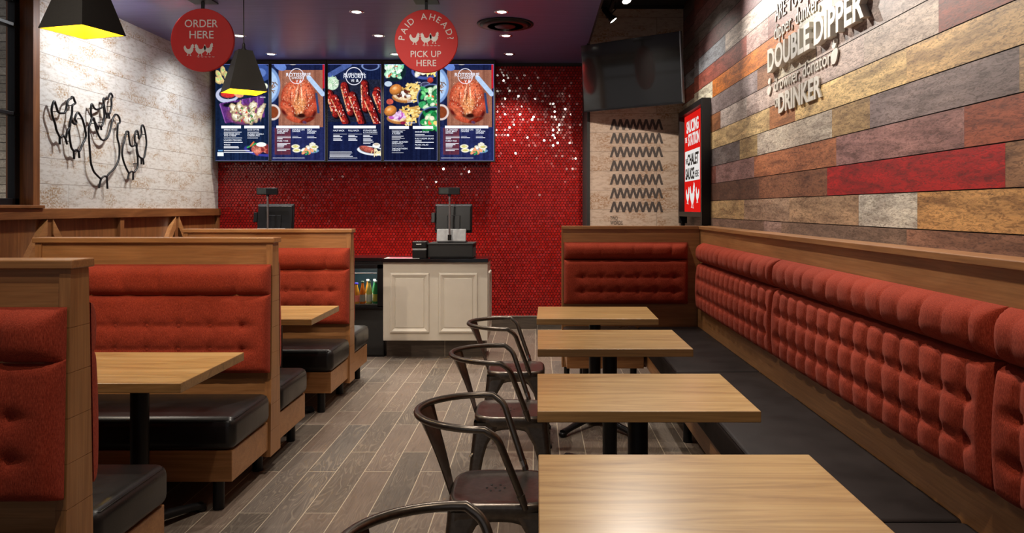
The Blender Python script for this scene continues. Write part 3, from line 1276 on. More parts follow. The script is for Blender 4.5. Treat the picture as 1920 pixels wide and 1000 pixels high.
def make_chair(label):
    root = thing('metal_armchair', label, 'chair', (0, 0, 0), 0, 'gunmetal cafe armchairs beside the small tables')
    # seat: rounded square pan with rolled rim; x forward
    n = 48
    prof = [(.0, .447), (.30, .4465), (.62, .4455), (.80, .4475), (.90, .4535), (.955, .4540), (.985, .449), (1.0, .438), (.995, .415), (.985, .408)]
    vs, fs = [], []
    hw = .180
    for s, z in prof:
        for k in range(n):
            a = 2 * PI * k / n
            c_, s_ = math.cos(a), math.sin(a)
            e = 2 / 4.2
            vs.append((hw * s * abs(c_) ** e * (1 if c_ >= 0 else -1), hw * s * abs(s_) ** e * (1 if s_ >= 0 else -1) * 1.0, z))
    for i in range(len(prof) - 1):
        for k in range(n):
            k2 = (k + 1) % n
            fs.append([i * n + k, i * n + k2, (i + 1) * n + k2, (i + 1) * n + k])
    mb = MB().add(vs, fs, 0, True)
    seat = mb.build('seat', M_gun, root)
    holes = [(0, 0), (.032, 0), (-.032, 0), (.016, .028), (-.016, .028), (.016, -.028), (-.016, -.028)]
    mb = MB()
    for hx, hy in holes:
        mb.lathe([(0, .4485), (.0042, .4485), (.0046, .4478)][::-1], 10, 0, Matrix.Translation((hx - .02, hy, 0)))
    mb.build('seat_holes', M_blackmatte, seat)
    # arm and back rail
    R = .0125
    pts = []
    arc = []
    for k in range(0, 25):
        a = PI / 2 + PI * k / 24
        arc.append((-.045 + .255 * math.cos(a), .240 * math.sin(a), .727 - .004 * (1 + math.cos(a))))
    side = lambda s: [(.085, s * .176, .452), (.068, s * .182, .50), (-.002, s * .232, .694), ]
    path = fillet([side(1)[0], side(1)[1], side(1)[2], arc[0]], [0, .02, .055, .03]) + arc[1:-1] + fillet([arc[-1], side(-1)[2], side(-1)[1], side(-1)[0]], [0, .055, .02, 0])
    MB().tube(path, R, 14).build('arm_rail', M_gun, root)
    for s in (1, -1):
        MB().tube([(.089, s * .174, .437), (.083, s * .1765, .456), (.072, s * .181, .488)], [.0105, .0115, .0150], 12).build('arm_ferrule', M_chrome if s > 0 else M_gun, root)
    # back splat: a curved tapering sheet from rail to seat
    mb = MB()
    vs, fs = [], []
    nu, nv = 12, 10
    for side_ in (0, 1):
        for j in range(nv + 1):
            t = j / nv
            hwid = .050 + (.128 - .050) * t
            z = .425 + (.728 - .425) * t
            for i in range(nu + 1):
                u = -1 + 2 * i / nu
                y = hwid * u
                xb = -.172 + (-.045 - .255 * math.sqrt(max(0, 1 - (y / .24) ** 2)) + .172) * t
                xb += .012 * math.sin(PI * t)
                vs.append((xb + (-.0035 if side_ else 0), y, z))
    off = (nu + 1) * (nv + 1)
    for j in range(nv):
        for i in range(nu):
            a = j * (nu + 1) + i
            fs.append([a, a + 1, a + nu + 2, a + nu + 1])
            fs.append([off + a, off + a + nu + 1, off + a + nu + 2, off + a + 1])
    for i in range(nu):
        fs.append([i + 1, i, off + i, off + i + 1])
    for j in range(nv):
        a, b = j * (nu + 1), (j + 1) * (nu + 1)
        fs.append([a, b, off + b, off + a])
        a, b = a + nu, b + nu
        fs.append([b, a, off + a, off + b])
    MB().add(vs, fs, 0, True).build('back_splat', M_gun, root)
    # legs: pressed-sheet corner channels
    for sx in (-1, 1):
        for sy in (-1, 1):
            vs, fs = [], []
            m_ = 11
            lv = [0, .08, .2, .35, .55, .75, .9, .965, 1.0]
            for shell in (0, 1):
                for t in lv:
                    z = .02 + .405 * t
                    cx = sx * (.215 - .040 * t)
                    cy = sy * (.215 - .040 * t)
                    wdt = .020 + .030 * t + .030 * max(0, t - .7) / .3 * 1.6
                    rr = .014 + .010 * t
                    sh = .003 * shell
                    # L shaped path: along x, round corner, along y
                    ring = []
                    for i in range(m_):
                        q = i / (m_ - 1)
                        if q < .35:
                            p = (-(rr + wdt * (1 - q / .35)), 0)
                        elif q > .65:
                            p = (0, -(rr + wdt * (q - .65) / .35))
                        else:
                            a = (q - .35) / .3 * PI / 2
                            p = (-rr + rr * math.sin(a), -rr + rr * math.cos(a))
                        ring.append((cx + sx * (p[0] - sh), cy + sy * (p[1] - sh), z))
                    vs += ring
            nl = len(lv)
            of = nl * m_
            for j in range(nl - 1):
                for i in range(m_ - 1):
                    a = j * m_ + i
                    fs.append([a, a + 1, a + m_ + 1, a + m_])
                    fs.append([of + a, of + a + m_, of + a + m_ + 1, of + a + 1])
                for i in (0, m_ - 1):
                    a = j * m_ + i
                    fs.append([a, a + m_, of + a + m_, of + a])
            leg = MB().add(vs, fs, 0, True).build('leg', M_gun, root)
            MB().lathe([(0, .0), (.016, 0), (.018, .012), (.014, .026), (0, .028)], 12, 0, Matrix.Translation((sx * .205, sy * .205, 0))).build('foot_cap', M_blackmatte, leg)
    # arched skirts between the legs and crossed braces under the seat
    for k in range(4):
        mb = MB()
        R4 = Matrix.Rotation(k * PI / 2, 4, 'Z')
        top, bot = [], []
        N = 14
        for i in range(N + 1):
            u = -1 + 2 * i / N
            y = .150 * u
            dz = .030 + .085 * abs(u) ** 3
            top.append((.176, y, .425))
            bot.append((.176 + .006 * abs(u) ** 2, y, .425 - dz))
        vs = top + bot + [(p[0] - .003, p[1], p[2]) for p in top + bot]
        fs = []
        n2 = N + 1
        for i in range(N):
            fs.append([i, n2 + i, n2 + i + 1, i + 1])
            fs.append([2 * n2 + i, 2 * n2 + i + 1, 3 * n2 + i + 1, 3 * n2 + i])
            fs.append([n2 + i, 3 * n2 + i, 3 * n2 + i + 1, n2 + i + 1])
        xf(mb.add(vs, fs, 0, True), R4).build('skirt', M_gun, root)
    for a in (1, -1):
        pts = []
        for i in range(17):
            u = -1 + 2 * i / 16
            pts.append((.190 * u, .190 * u * a, .385 - .115 * abs(u) ** 2.4 - (.012 if a < 0 else 0)))
        MB().tube(pts, .009, 8, flat=.5).build('brace', M_gun, root)
    return root


chair = make_chair('gunmetal metal armchair farthest from the camera, between the corner bench table and the cream counter')
chair.location = (-.135, 4.88, 0)
copy_thing(chair, (-.130, 3.86, 0), 0, 'gunmetal metal armchair at the second table from the corner bench')
copy_thing(chair, (-.130, 2.775, 0), 0, 'gunmetal metal armchair at the third table, punched holes of its seat in view')
copy_thing(chair, (-.130, 1.65, 0), 0, 'gunmetal metal armchair nearest the camera, only its curved rail in view')

# ------------------------------------------------------------------ service counter
CX0, CX1 = -1.495, -.477


def raised_panel(mb, x0, x1, z0, z1, y, s=1):
    """picture-frame moulding with a raised field; front at -y"""
    prof = [(0, 0), (.006, .016), (.020, .018), (.050, .004), (.056, .012), (.062, .012)]
    w_ = x1 - x0
    h_ = z1 - z0
    rings = []
    for o, d in prof:
        rings.append([(x0 + o, y - d, z0 + o), (x1 - o, y - d, z0 + o), (x1 - o, y - d, z1 - o), (x0 + o, y - d, z1 - o)])
    vs = [p for r in rings for p in r]
    fs = []
    for i in range(len(rings) - 1):
        for k in range(4):
            k2 = (k + 1) % 4
            fs.append([i * 4 + k, i * 4 + k2, (i + 1) * 4 + k2, (i + 1) * 4 + k])
    fs.append([(len(rings) - 1) * 4 + k for k in range(4)])
    mb.add(vs, fs)


def counter():
    root = thing('service_counter', 'cream painted counter cabinet with two raised panels under black top', 'counter')
    MB().box(CX0 + .01, CX1 - .004, 7.435, 7.89, .178, .931, bev=.002).build('body', M_cream, root)
    for a, b in ((730.7, 804.8), (822.2, 896.0)):
        mb = MB()
        xa, xb = (a - VX) * 7.42 / F, (b - VX) * 7.42 / F
        raised_panel(mb, xa, xb, .252, .832, 7.434)
        mb.build('front_panel', M_cream, root)
    mb = MB()
    raised_panel(mb, 0, .34, .252, .832, 0)
    xf(mb, Matrix.Translation((CX1 - .006, 7.49, 0)) @ Matrix.Rotation(PI / 2, 4, 'Z')).build('side_panel', M_cream, root)
    MB().box(CX0 + .02, CX1 - .04, 7.56, 7.87, .0, .178).build('toe_kick', M_base, root)


counter()
mb = MB()
mb.box(CX0, CX1 + .004, 7.40, 7.91, .932, .967, bev=.003)
mb.box(LW + .04, CX0, 7.56, 8.02, .932, .967, bev=.003)
tag(mb.build('worktop', M_blackgloss), 'black worktop running over the cream cabinet and the bottle fridge', 'worktop')


def back_cabinet():
    root = thing('base_cabinet', 'black base cabinet behind the booths, left of the bottle fridge', 'cabinet')
    MB().box(LW + .06, -2.0, 7.60, 8.0, .0, .931).build('body', M_blackmatte, root)
    for x0, x1 in ((-3.76, -3.2), (-3.18, -2.62), (-2.60, -2.03)):
        d = MB().box(x0, x1, 7.582, 7.60, .10, .91, bev=.003).build('door', M_black, root)
        MB().tube([(x1 - .05, 7.565, .70), (x1 - .05, 7.565, .82)], .005, 8).build('handle', M_steel, d)


back_cabinet()


def fridge():
    root = thing('bottle_fridge', 'black under-counter fridge with glass front and juice bottles', 'fridge')
    x0, x1, y0, y1 = -1.96, CX0 - .004, 7.52, 7.95
    mb = MB()
    mb.box(x0, x1, y0 + .03, y1, .0, .485, bev=.003)
    mb.box(x0, x1, y0 + .03, y1, .885, .930)
    mb.box(x0, x0 + .02, y0 + .03, y1, .48, .89)
    mb.box(x1 - .02, x1, y0 + .03, y1, .48, .89)
    mb.box(x0, x1, y1 - .02, y1, .48, .89)
    mb.build('body', M_black, root)
    MB().box(x0 + .02, x1 - .02, y1 - .024, y1 - .021, .49, .88).build('inner_back', plain('fridge_inside', (.012, .04, .05), .3), root)
    MB().box(x0 + .02, x1 - .02, y0 + .04, y1 - .03, .505, .512).build('shelf', M_steel, root)
    MB().box(x0 + .03, x1 - .075, y0 + .035, y0 + .05, .812, .820).build('price_rail', M_white, root)
    mb = MB()
    mb.box(x0, x0 + .035, y0, y0 + .028, .49, .90)
    mb.box(x1 - .060, x1, y0, y0 + .028, .49, .90)
    mb.box(x0, x1, y0, y0 + .028, .865, .90)
    mb.box(x0, x1, y0, y0 + .028, .475, .50)
    d = mb.build('door', M_black, root)
    MB().box(x0 + .035, x1 - .06, y0 + .012, y0 + .017, .50, .865).build('door_glass', M_glass, d)
    MB().box(x0 + .01, x1 - .01, y0 + .028, y0 + .03, .02, .47).build('lower_grille', M_blackmatte, root)
    area((-1.72, 7.66, .868), (-1.72, 7.66, .5), 1.6, .34, .05, (1, .97, .9), 'fridge_light')


fridge()


def bottle(x, y, col, capcol, label, r=.027, h=.215, band=(.8, .75, .6)):
    root = thing('juice_bottle', label, 'bottle', (x, y, .512), 0, 'bottles in the fridge')
    prof = [(0, 0), (r * .9, .0), (r, .006), (r, h * .50), (r * .85, h * .62), (r * .50, h * .80), (r * .42, h * .90), (r * .42, h * .93)]
    MB().lathe(prof, 20).build('bottle_body', colglass('juice_' + '_'.join(str(int(c * 100)) for c in col), col, .1, .35), root)
    MB().lathe([(r * .5, h * .92), (r * .54, h * .93), (r * .54, h), (0, h)], 16).build('cap', plain('cap_' + '_'.join(str(int(c * 100)) for c in capcol), capcol, .35), root)
    MB().lathe([(r * 1.012, h * .10), (r * 1.02, h * .11), (r * 1.02, h * .40), (r * 1.012, h * .41)], 20).build('paper_label', plain('bottle_paper_' + '_'.join(str(int(c * 100)) for c in band), band, .6), root)


bottle(-1.845, 7.63, (.9, .50, .05), (.06, .05, .6), 'yellow-orange juice bottle with blue cap, at the left side of fridge')
bottle(-1.785, 7.62, (.95, .52, .06), (.08, .06, .75), 'yellow-orange bottle with blue cap and red label, left of the amber one', .031, .205, (.85, .25, .18))
bottle(-1.722, 7.61, (.85, .24, .02), (.06, .10, .05), 'amber orange bottle with dark cap between yellow-orange and lime bottles', .027, .222, (.35, .36, .30))
bottle(-1.658, 7.62, (.62, .66, .20), (.04, .09, .04), 'pale lime bottle with dark green cap in the fridge', .029, .224, (.45, .52, .42))
bottle(-1.597, 7.63, (.05, .42, .12), (.55, .62, .56), 'green bottle at the right side of the fridge', .027, .226, (.50, .46, .05))
bottle(-1.690, 7.70, (.92, .42, .05), (.75, .75, .72), 'orange bottle with white cap behind the amber and lime bottles', .026, .232)
bottle(-1.625, 7.71, (.10, .50, .22), (.72, .75, .72), 'green bottle standing behind the lime and green bottles', .026, .232)


def pos(dx, dy, dz, label, tray=True):
    root = thing('cash_register', label, 'cash register', (dx, dy, dz), 0, 'touchscreen cash registers on the worktop')
    # local origin: centre of the drawer, on the worktop
    if tray:
        d = MB().box(-.217, .217, -.14, .24, .004, .132, bev=.006, smooth=False)
        d.box(-.222, .222, -.145, .245, .132, .146, bev=.004, smooth=False)
        d = d.build('cash_drawer', M_blackmatte, root)
        MB().box(-.21, .21, -.1415, -.139, .012, .020).build('drawer_gap', M_black, d)
        for sx in (-.19, .19):
            MB().lathe([(.012, 0), (.012, .005)], 10, 0, Matrix.Translation((sx, -.1, 0))).build('rubber_foot', M_blackmatte, d)
    M = Matrix.Translation((-.01, .02, .146)) @ Matrix.Rotation(math.radians(-12), 4, 'X')
    xf(MB().box(-.145, .145, -.012, .012, .008, .135, bev=.008, smooth=False), M).build('stand_cover', M_grey, root)
    MB().box(-.14, .14, -.02, .16, .146, .158, bev=.004, smooth=False).build('stand_foot', M_black, root)
    xf(MB().box(-.065, .075, .05, .065, .10, .20, bev=.004, smooth=False), M).build('neck', M_grey, root)
    T = Matrix.Translation((.0, .10, .243)) @ Matrix.Rotation(math.radians(-8), 4, 'X')
    mb = MB()
    pts = [(-.186, .05, 0), (.186, .05, 0), (.186, .05, .285), (-.186, .05, .285)]
    mb.box(-.186, .186, .020, .050, .0, .290, bev=.006, smooth=False)
    mb.box(-.178, .178, -.010, .022, .012, .270, bev=.012, smooth=False)
    mb.box(-.06, .07, -.022, -.006, .03, .17, bev=.006, smooth=False)
    s = xf(mb, T).build('monitor', M_black, root)
    mb = MB()
    for a, b in ((-.178, -.07), (-.065, .075), (.08, .178)):
        mb.box(a, b, -.006, .018, .270, .276)
    xf(mb, T).build('top_vent', plain('vent_grey', (.20, .21, .25), .35), s)
    xf(MB().box(-.178, .178, .050, .052, .012, .278), T).build('touch_screen', M_blackgloss, s)
    xf(MB().box(-.222, -.184, .0, .035, .10, .20, bev=.004, smooth=False), T).build('card_reader', M_black, root)
    p = MB().tube([(-.020, -.035, .20), (-.020, -.035, .60)], .0095, 14).build('pole', M_steel, root)
    MB().tube([(-.020, -.035, .17), (-.020, -.035, .225)], .019, 14).build('pole_collar', M_black, p)
    MB().tube([(-.020, -.035, .60), (-.020, -.035, .625)], .016, 14).build('pole_head', M_black, p)
    h = MB().box(-.128, .082, -.055, -.018, .618, .688, bev=.005, smooth=False).build('customer_display', M_black, root)
    MB().box(-.118, -.028, -.0575, -.054, .627, .679).build('display_window', plain('display_grey', (.05, .055, .05), .2), h)
    return root


pos(-.842, 7.61, .967, 'cash register with grey stand on the cream counter, drawer below it')
pos(-2.69, 7.80, .9685, 'cash register behind the booths, its lower half hidden by the bench')


def printer():
    root = thing('receipt_printer', 'small black receipt printer beside the cash drawer on the counter', 'printer', (-1.138, 7.50, .967))
    MB().box(-.068, .068, -.06, .11, .0, .085, bev=.008, smooth=False).build('body', M_black, root)
    MB().box(-.070, .070, -.064, .11, .098, .165, bev=.01, smooth=False).build('cover', M_black, root)
    MB().box(-.066, .066, -.060, .10, .084, .099).build('paper_slot', M_grey, root)
    MB().box(-.03, .02, -.0655, -.063, .135, .142).build('badge', M_white, root)


printer()


def flyer():
    root = thing('counter_flyer', 'pink flyer with white border lying on the counter corner', 'flyer', (-1.305, 7.53, .9675), 0)
    MB().box(-.17, .17, -.10, .10, 0, .0015).build('sheet', M_white, root)
    MB().box(-.145, .145, -.08, .08, .0015, .0020).build('print', plain('flyer_pink', (.50, .05, .12), .5), root)


flyer()

# ------------------------------------------------------------------ menu screens
SY = 9.10
PW_, PH_ = 190, 330


def rnd_field(h, w_, cell, seed):
    g = np.random.default_rng(seed)
    ny, nx = int(h / cell) + 3, int(w_ / cell) + 3
    a = g.random((ny, nx))
    y = np.arange(h) / cell
    x = np.arange(w_) / cell
    yi, xi = y.astype(int), x.astype(int)
    fy, fx = (y - yi)[:, None], (x - xi)[None, :]
    fy, fx = fy * fy * (3 - 2 * fy), fx * fx * (3 - 2 * fx)
    A, B = a[yi][:, xi], a[yi][:, xi + 1]
    C_, D = a[yi + 1][:, xi], a[yi + 1][:, xi + 1]
    return (A * (1 - fx) + B * fx) * (1 - fy) + (C_ * (1 - fx) + D * fx) * fy


class Paint:
    """a small picture shown by a lit display"""

    def __init__(self, bg, seed=0):
        self.im = np.zeros((PH_, PW_, 3))
        self.im[:] = srgb(bg)
        self.y, self.x = np.mgrid[0:PH_, 0:PW_]
        self.y = (self.y + .5) / PH_
        self.x = (self.x + .5) / PW_
        self.asp = PH_ / PW_
        self.seed = seed
        self.f1 = rnd_field(PH_, PW_, 3, seed)
        self.f2 = rnd_field(PH_, PW_, 9, seed + 1)
        self.f3 = rnd_field(PH_, PW_, 30, seed + 2)
        self.st = rnd_field(PH_, PW_, 2.5, seed + 3).mean(axis=0)[None, :] * np.ones((PH_, 1))

    def blend(self, m, c, tex=0., f=None):
        c = np.array(srgb(c))[None, None, :] * np.ones((PH_, PW_, 1))
        if tex:
            f = self.f1 * .6 + self.f2 * .4 if f is None else f
            c = c * (1 + tex * (f[..., None] - .5) * 2)
        m = np.clip(m, 0, 1)[..., None]
        self.im = self.im * (1 - m) + c * m

    def ell(self, cx, cy, rx, ry, c, ang=0., tex=0., soft=.12, edge=None, wob=0., shade=0.):
        """rx, ry in units of the screen width"""
        dx = self.x - cx
        dy = (self.y - cy) * self.asp
        a = math.radians(ang)
        u = (dx * math.cos(a) + dy * math.sin(a)) / rx
        v = (-dx * math.sin(a) + dy * math.cos(a)) / ry
        q = np.sqrt(u * u + v * v)
        if wob:
            q = q * (1 + wob * (self.f2 - .5))
        m = np.clip((1 - q) / soft, 0, 1)
        if edge is not None:
            self.blend(m, edge, tex * .5)
            m = np.clip((.84 - q) / soft, 0, 1)
        if shade:
            cc = np.array(srgb(c))[None, None, :] * (1 + shade * (.5 - q - .4 * v))[..., None]
            if tex:
                cc = cc * (1 + tex * ((self.f1 * .6 + self.f2 * .4)[..., None] - .5) * 2)
            m = m[..., None]
            self.im = self.im * (1 - m) + np.clip(cc, 0, 2) * m
        else:
            self.blend(m, c, tex)
        return self

    def rect(self, x0, y0, x1, y1, c, tex=0., f=None):
        m = ((self.x >= x0) & (self.x <= x1) & (self.y >= y0) & (self.y <= y1)).astype(float)
        self.blend(m, c, tex, f)
        return self

    def line(self, x0, y0, x1, y1, wd, c, tex=0.):
        ax, ay, bx, by = x0, y0 * self.asp, x1, y1 * self.asp
        pxx, pyy = self.x - ax, self.y * self.asp - ay
        L2 = (bx - ax) ** 2 + (by - ay) ** 2
        t = np.clip((pxx * (bx - ax) + pyy * (by - ay)) / L2, 0, 1)
        d = np.hypot(pxx - t * (bx - ax), pyy - t * (by - ay))
        self.blend(np.clip((wd / 2 - d) / .006 + .5, 0, 1), c, tex)
        return self

    def ring(self, cx, cy, r, wd, c):
        d = np.abs(np.hypot(self.x - cx, (self.y - cy) * self.asp) - r)
        self.blend(np.clip((wd / 2 - d) / .006 + .5, 0, 1), c)
        return self

    def blobs(self, n, x0, y0, x1, y1, r, cols, seed, tex=.3, el=1.6, soft=.3, shade=.4):
        g = np.random.default_rng(seed)
        for i in range(n):
            c = cols[int(g.integers(0, len(cols)))]
            rr = r * g.uniform(.6, 1.3)
            self.ell(g.uniform(x0, x1), g.uniform(y0, y1), rr * el, rr, c, g.uniform(0, 180), tex, soft, shade=shade)
        return self

    def sticks(self, n, cx, cy, rx, ry, L, wd, cols, seed, a0=0, a1=180):
        g = np.random.default_rng(seed)
        for i in range(n):
            q, t = math.sqrt(g.random()), g.random() * 2 * PI
            x, y = cx + rx * q * math.cos(t), cy + ry * q * math.sin(t) / self.asp
            a = math.radians(g.uniform(a0, a1))
            c = cols[int(g.integers(0, len(cols)))]
            self.line(x - L * math.cos(a), y - L * math.sin(a) / self.asp, x + L * math.cos(a), y + L * math.sin(a) / self.asp, wd, c, .15)
        return self

    def boards(self, x0, y0, x1, y1, c0, c1):
        m = ((self.x >= x0) & (self.x <= x1) & (self.y >= y0) & (self.y <= y1)).astype(float)
        g = rnd_field(PH_, PW_, 5, self.seed + 9).mean(axis=0)
        g = (g - g.min()) / (g.max() - g.min())
        t = ((g[None, :] * .6 + self.f1 * .25 + self.f2 * .15) ** 1.8)[..., None]
        c = np.array(srgb(c0)) * (1 - t) + np.array(srgb(c1)) * (.7 if c1[2] > c1[0] * 1.3 else 1) * t
        self.im = self.im * (1 - m[..., None]) + c * m[..., None]
        return self


def chicken_screen(seed):
    p = Paint((20, 28, 66), seed)
    p.boards(0, 0, 1, 1, (16, 20, 50), (44, 58, 112))
    p.boards(.13, .06, .97, .66, (126, 78, 62), (188, 128, 104))
    p.rect(.96, 0, 1, .25, (190, 30, 40), .2)
    p.ell(.16, .02, .13, .08, (100, 130, 200), 25, .2)
    p.ell(.40, -.01, .09, .035, (220, 210, 160), 0, .1)
    p.ell(-.10, .22, .27, .35, (168, 196, 232), 0, .12, .06, edge=(120, 150, 200))
    p.ell(-.12, .22, .17, .24, (190, 212, 240), 0, .08, .1)
    p.sticks(9, .04, .22, .06, .12, .03, .016, [(110, 80, 60), (150, 110, 80)], 3)
    p.ell(.02, .50, .15, .15, (220, 205, 200), 0, .1, .08)
    p.ell(.02, .50, .115, .115, (130, 62, 34), 0, .2, .1)
    p.ell(.50, .64, .30, .03, (70, 36, 34), 0, .2, .8)
    # roast chicken
    dk, md, lt, hi = (122, 34, 22), (178, 66, 44), (214, 108, 74), (246, 196, 160)
    p.ell(.52, .38, .365, .36, (70, 24, 20), 0, .2, .25)
    p.ell(.50, .34, .34, .32, md, 0, .55, .10, shade=.5)
    p.ell(.37, .32, .18, .28, lt, 14, .55, .4, shade=.5)
    p.ell(.62, .30, .19, .28, lt, -12, .6, .4, shade=.5)
    p.ell(.52, .42, .15, .22, (226, 150, 96), 4, .5, .5)
    p.ell(.47, .30, .022, .22, hi, 12, .3, .9)
    p.ell(.56, .29, .020, .20, (250, 214, 180), -4, .3, .9)
    p.ell(.30, .46, .12, .20, md, -42, .5, .25, shade=.7)
    p.ell(.75, .46, .12, .22, md, 38, .5, .25, shade=.7)
    p.ell(.30, .50, .06, .18, lt, -50, .4, .6)
    p.ell(.42, .575, .19, .055, (190, 80, 54), 18, .5, .3, shade=.6)
    p.ell(.67, .58, .17, .052, dk, -18, .5, .3, shade=.6)
    p.ell(.56, .535, .09, .045, (44, 14, 12), 0, .2, .4)
    p.ell(.62, .605, .05, .03, (92, 60, 90), 20, .5, .4)
    g = np.random.default_rng(77)
    for k in range(260):
        a_, r_ = g.uniform(0, 2 * PI), math.sqrt(g.random())
        p.ell(.50 + .31 * r_ * math.cos(a_), .35 + .17 * r_ * math.sin(a_), g.uniform(.008, .03), g.uniform(.005, .012), [(120, 30, 22), (240, 176, 140), (196, 84, 56), (150, 44, 32), (255, 226, 200)][k % 5], g.uniform(60, 120), .3, .9)
    for x_, w_, c_ in ((.50, .020, (96, 26, 20)), (.36, .014, (110, 34, 24)), (.66, .014, (110, 34, 24))):
        p.ell(x_, .33, w_, .19, c_, 5 if x_ < .6 else -8, .2, .9)
    p.ell(.30, .45, .15, .055, (206, 100, 70), 38, .5, .5, shade=.6)
    p.ell(.73, .47, .15, .055, (196, 88, 62), -44, .5, .5, shade=.6)
    p.ell(.23, .50, .05, .12, (96, 24, 22), -35, .4, .7)
    p.ell(.80, .52, .05, .12, (84, 20, 20), 30, .4, .7)
    p.blobs(50, .25, .18, .78, .52, .010, [(246, 200, 170), (140, 40, 30), (230, 140, 110)], 5, .2, 1.3, .6)
    p.line(.70, .14, .96, .31, .085, (176, 200, 232), .15)
    p.line(.84, .31, .88, .50, .042, (50, 66, 106), .2)
    p.rect(.0, .655, 1, 1, (34, 44, 96), 0)
    p.boards(0, .66, 1, 1, (22, 26, 64), (60, 70, 136))
    p.boards(.06, .66, .36, .94, (64, 36, 60), (120, 56, 66))
    p.ell(.72, .885, .20, .05, (20, 40, 80), 0, .1, .2)
    p.ell(.73, .90, .17, .045, (110, 150, 190), 0, .1, .1)
    p.blobs(16, .58, .83, .84, .90, .030, [(236, 236, 226), (220, 214, 190), (250, 248, 240)], 6)
    p.blobs(9, .60, .885, .80, .925, .026, [(214, 128, 84), (236, 160, 112)], 7)
    p.blobs(8, .56, .90, .84, .945, .014, [(40, 130, 70), (60, 150, 90)], 8)
    for cx, cy in ((.45, .855), (.47, .895), (.80, .86)):
        p.ell(cx, cy, .085, .042, (236, 232, 214), 0, .3, .2)
        p.ell(cx, cy, .058, .026, (208, 200, 120), 0, .4, .3)
    p.ring(.47, .125, .135, .011, (238, 236, 250))
    return p


def ribs_screen():
    p = Paint((20, 30, 62), 40)
    p.boards(0, 0, 1, 1, (12, 18, 46), (38, 54, 104))
    p.rect(0, .16, 1, .60, (30, 34, 52), .7)
    p.line(.02, .12, .40, .0, .10, (70, 90, 150), .3)
    p.ell(.80, .02, .18, .085, (24, 28, 60), 0, .3, .1, edge=(120, 140, 190))
    p.ell(.08, .20, .13, .125, (190, 214, 190), 0, .6, .1)
    p.sticks(50, .08, .19, .10, .10, .03, .010, [(240, 246, 230), (150, 196, 150), (210, 230, 200)], 4)
    rib = [((.02, .30), (.14, .52)), ((.12, .35), (.32, .60)), ((.30, .22), (.42, .50)), ((.45, .32), (.62, .60)),
           ((.68, .20), (.70, .46)), ((.74, .36), (.92, .62)), ((.92, .27), (1.0, .40)), ((.90, .30), (1.0, .48))]
    for i, (a, b) in enumerate(rib):
        p.line(a[0] + .02, a[1] + .01, b[0] + .03, b[1] + .01, .15, (20, 10, 16), .2)
        p.line(*a, *b, .125, (104, 22, 26), .8)
        p.line(a[0] - .015, a[1], b[0] - .015, b[1], .085, (164, 40, 34), .9)
        p.line(a[0] - .055, a[1] + .02, b[0] - .055, b[1] - .01, .022, (222, 160, 120), .6)
        g = np.random.default_rng(i)
        for k in range(46):
            t = g.random()
            x, y = a[0] + (b[0] - a[0]) * t + g.uniform(-.065, .065), a[1] + (b[1] - a[1]) * t
            p.ell(x, y, g.uniform(.010, .026), g.uniform(.006, .013), [(255, 214, 206), (60, 8, 14), (226, 90, 66), (120, 20, 24), (30, 8, 14)][k % 5], g.uniform(40, 110), .3, .5)
    p.rect(0, .62, 1, 1, (20, 26, 60), 0)
    p.boards(0, .62, 1, 1, (14, 18, 48), (36, 48, 98))
    p.ell(.82, .90, .28, .085, (226, 232, 240), 6, .1, .06)
    p.ell(.82, .895, .24, .065, (40, 40, 60), 6, .1, .2)
    p.ell(.74, .885, .17, .060, (168, 84, 72), 14, .7, .15, shade=.5)
    p.sticks(18, .90, .92, .09, .05, .03, .012, [(240, 214, 150), (250, 236, 190)], 9)
    p.ell(.91, .845, .075, .05, (240, 240, 236), 0, .1, .1)
    p.ell(.91, .832, .055, .026, (206, 190, 170), 0, .2, .2)
    p.ring(.49, .125, .155, .012, (238, 236, 250))
    return p


def bowl(p, cx, cy, r, seed, rim=(96, 110, 160), leaf=((60, 160, 96), (120, 206, 130), (210, 238, 200), (40, 120, 70))):
    p.ell(cx, cy, r * 1.12, r * 1.0, rim, 0, .1, .05)
    p.ell(cx, cy, r * 1.04, r * .92, (18, 34, 40), 0, .1, .06)
    p.blobs(46, cx - r * .75, cy - r * .38, cx + r * .75, cy + r * .38, r * .17, list(leaf), seed, .5, 1.7)
    p.blobs(7, cx - r * .6, cy - r * .3, cx + r * .6, cy + r * .3, r * .09, [(226, 110, 70), (250, 240, 210)], seed + 1)


def burger(p, cx, cy, seed, purple=False):
    p.sticks(44, cx + .26, cy - .0, .19, .16, .075, .030, [(238, 206, 120), (250, 228, 160), (206, 160, 84)], seed, -80, 80)
    p.ell(cx + .04, cy + .055, .20, .085, (196, 128, 66), 8, .3, .12, shade=.5)
    p.ell(cx + .04, cy + .035, .18, .075, (232, 206, 170), 8, .4, .2)
    p.blobs(22, cx - .08, cy - .015, cx + .18, cy + .04, .030,
            [(190, 90, 180), (226, 190, 230), (140, 50, 140)] if purple else [(226, 210, 200), (120, 56, 36), (246, 240, 232), (90, 40, 30)], seed + 1, .4, 1.8)
    p.ell(cx - .08, cy - .035, .125, .10, (206, 128, 60), -20, .3, .1, shade=.9)
    p.ell(cx - .10, cy - .050, .06, .035, (246, 200, 140), -20, .2, .8)


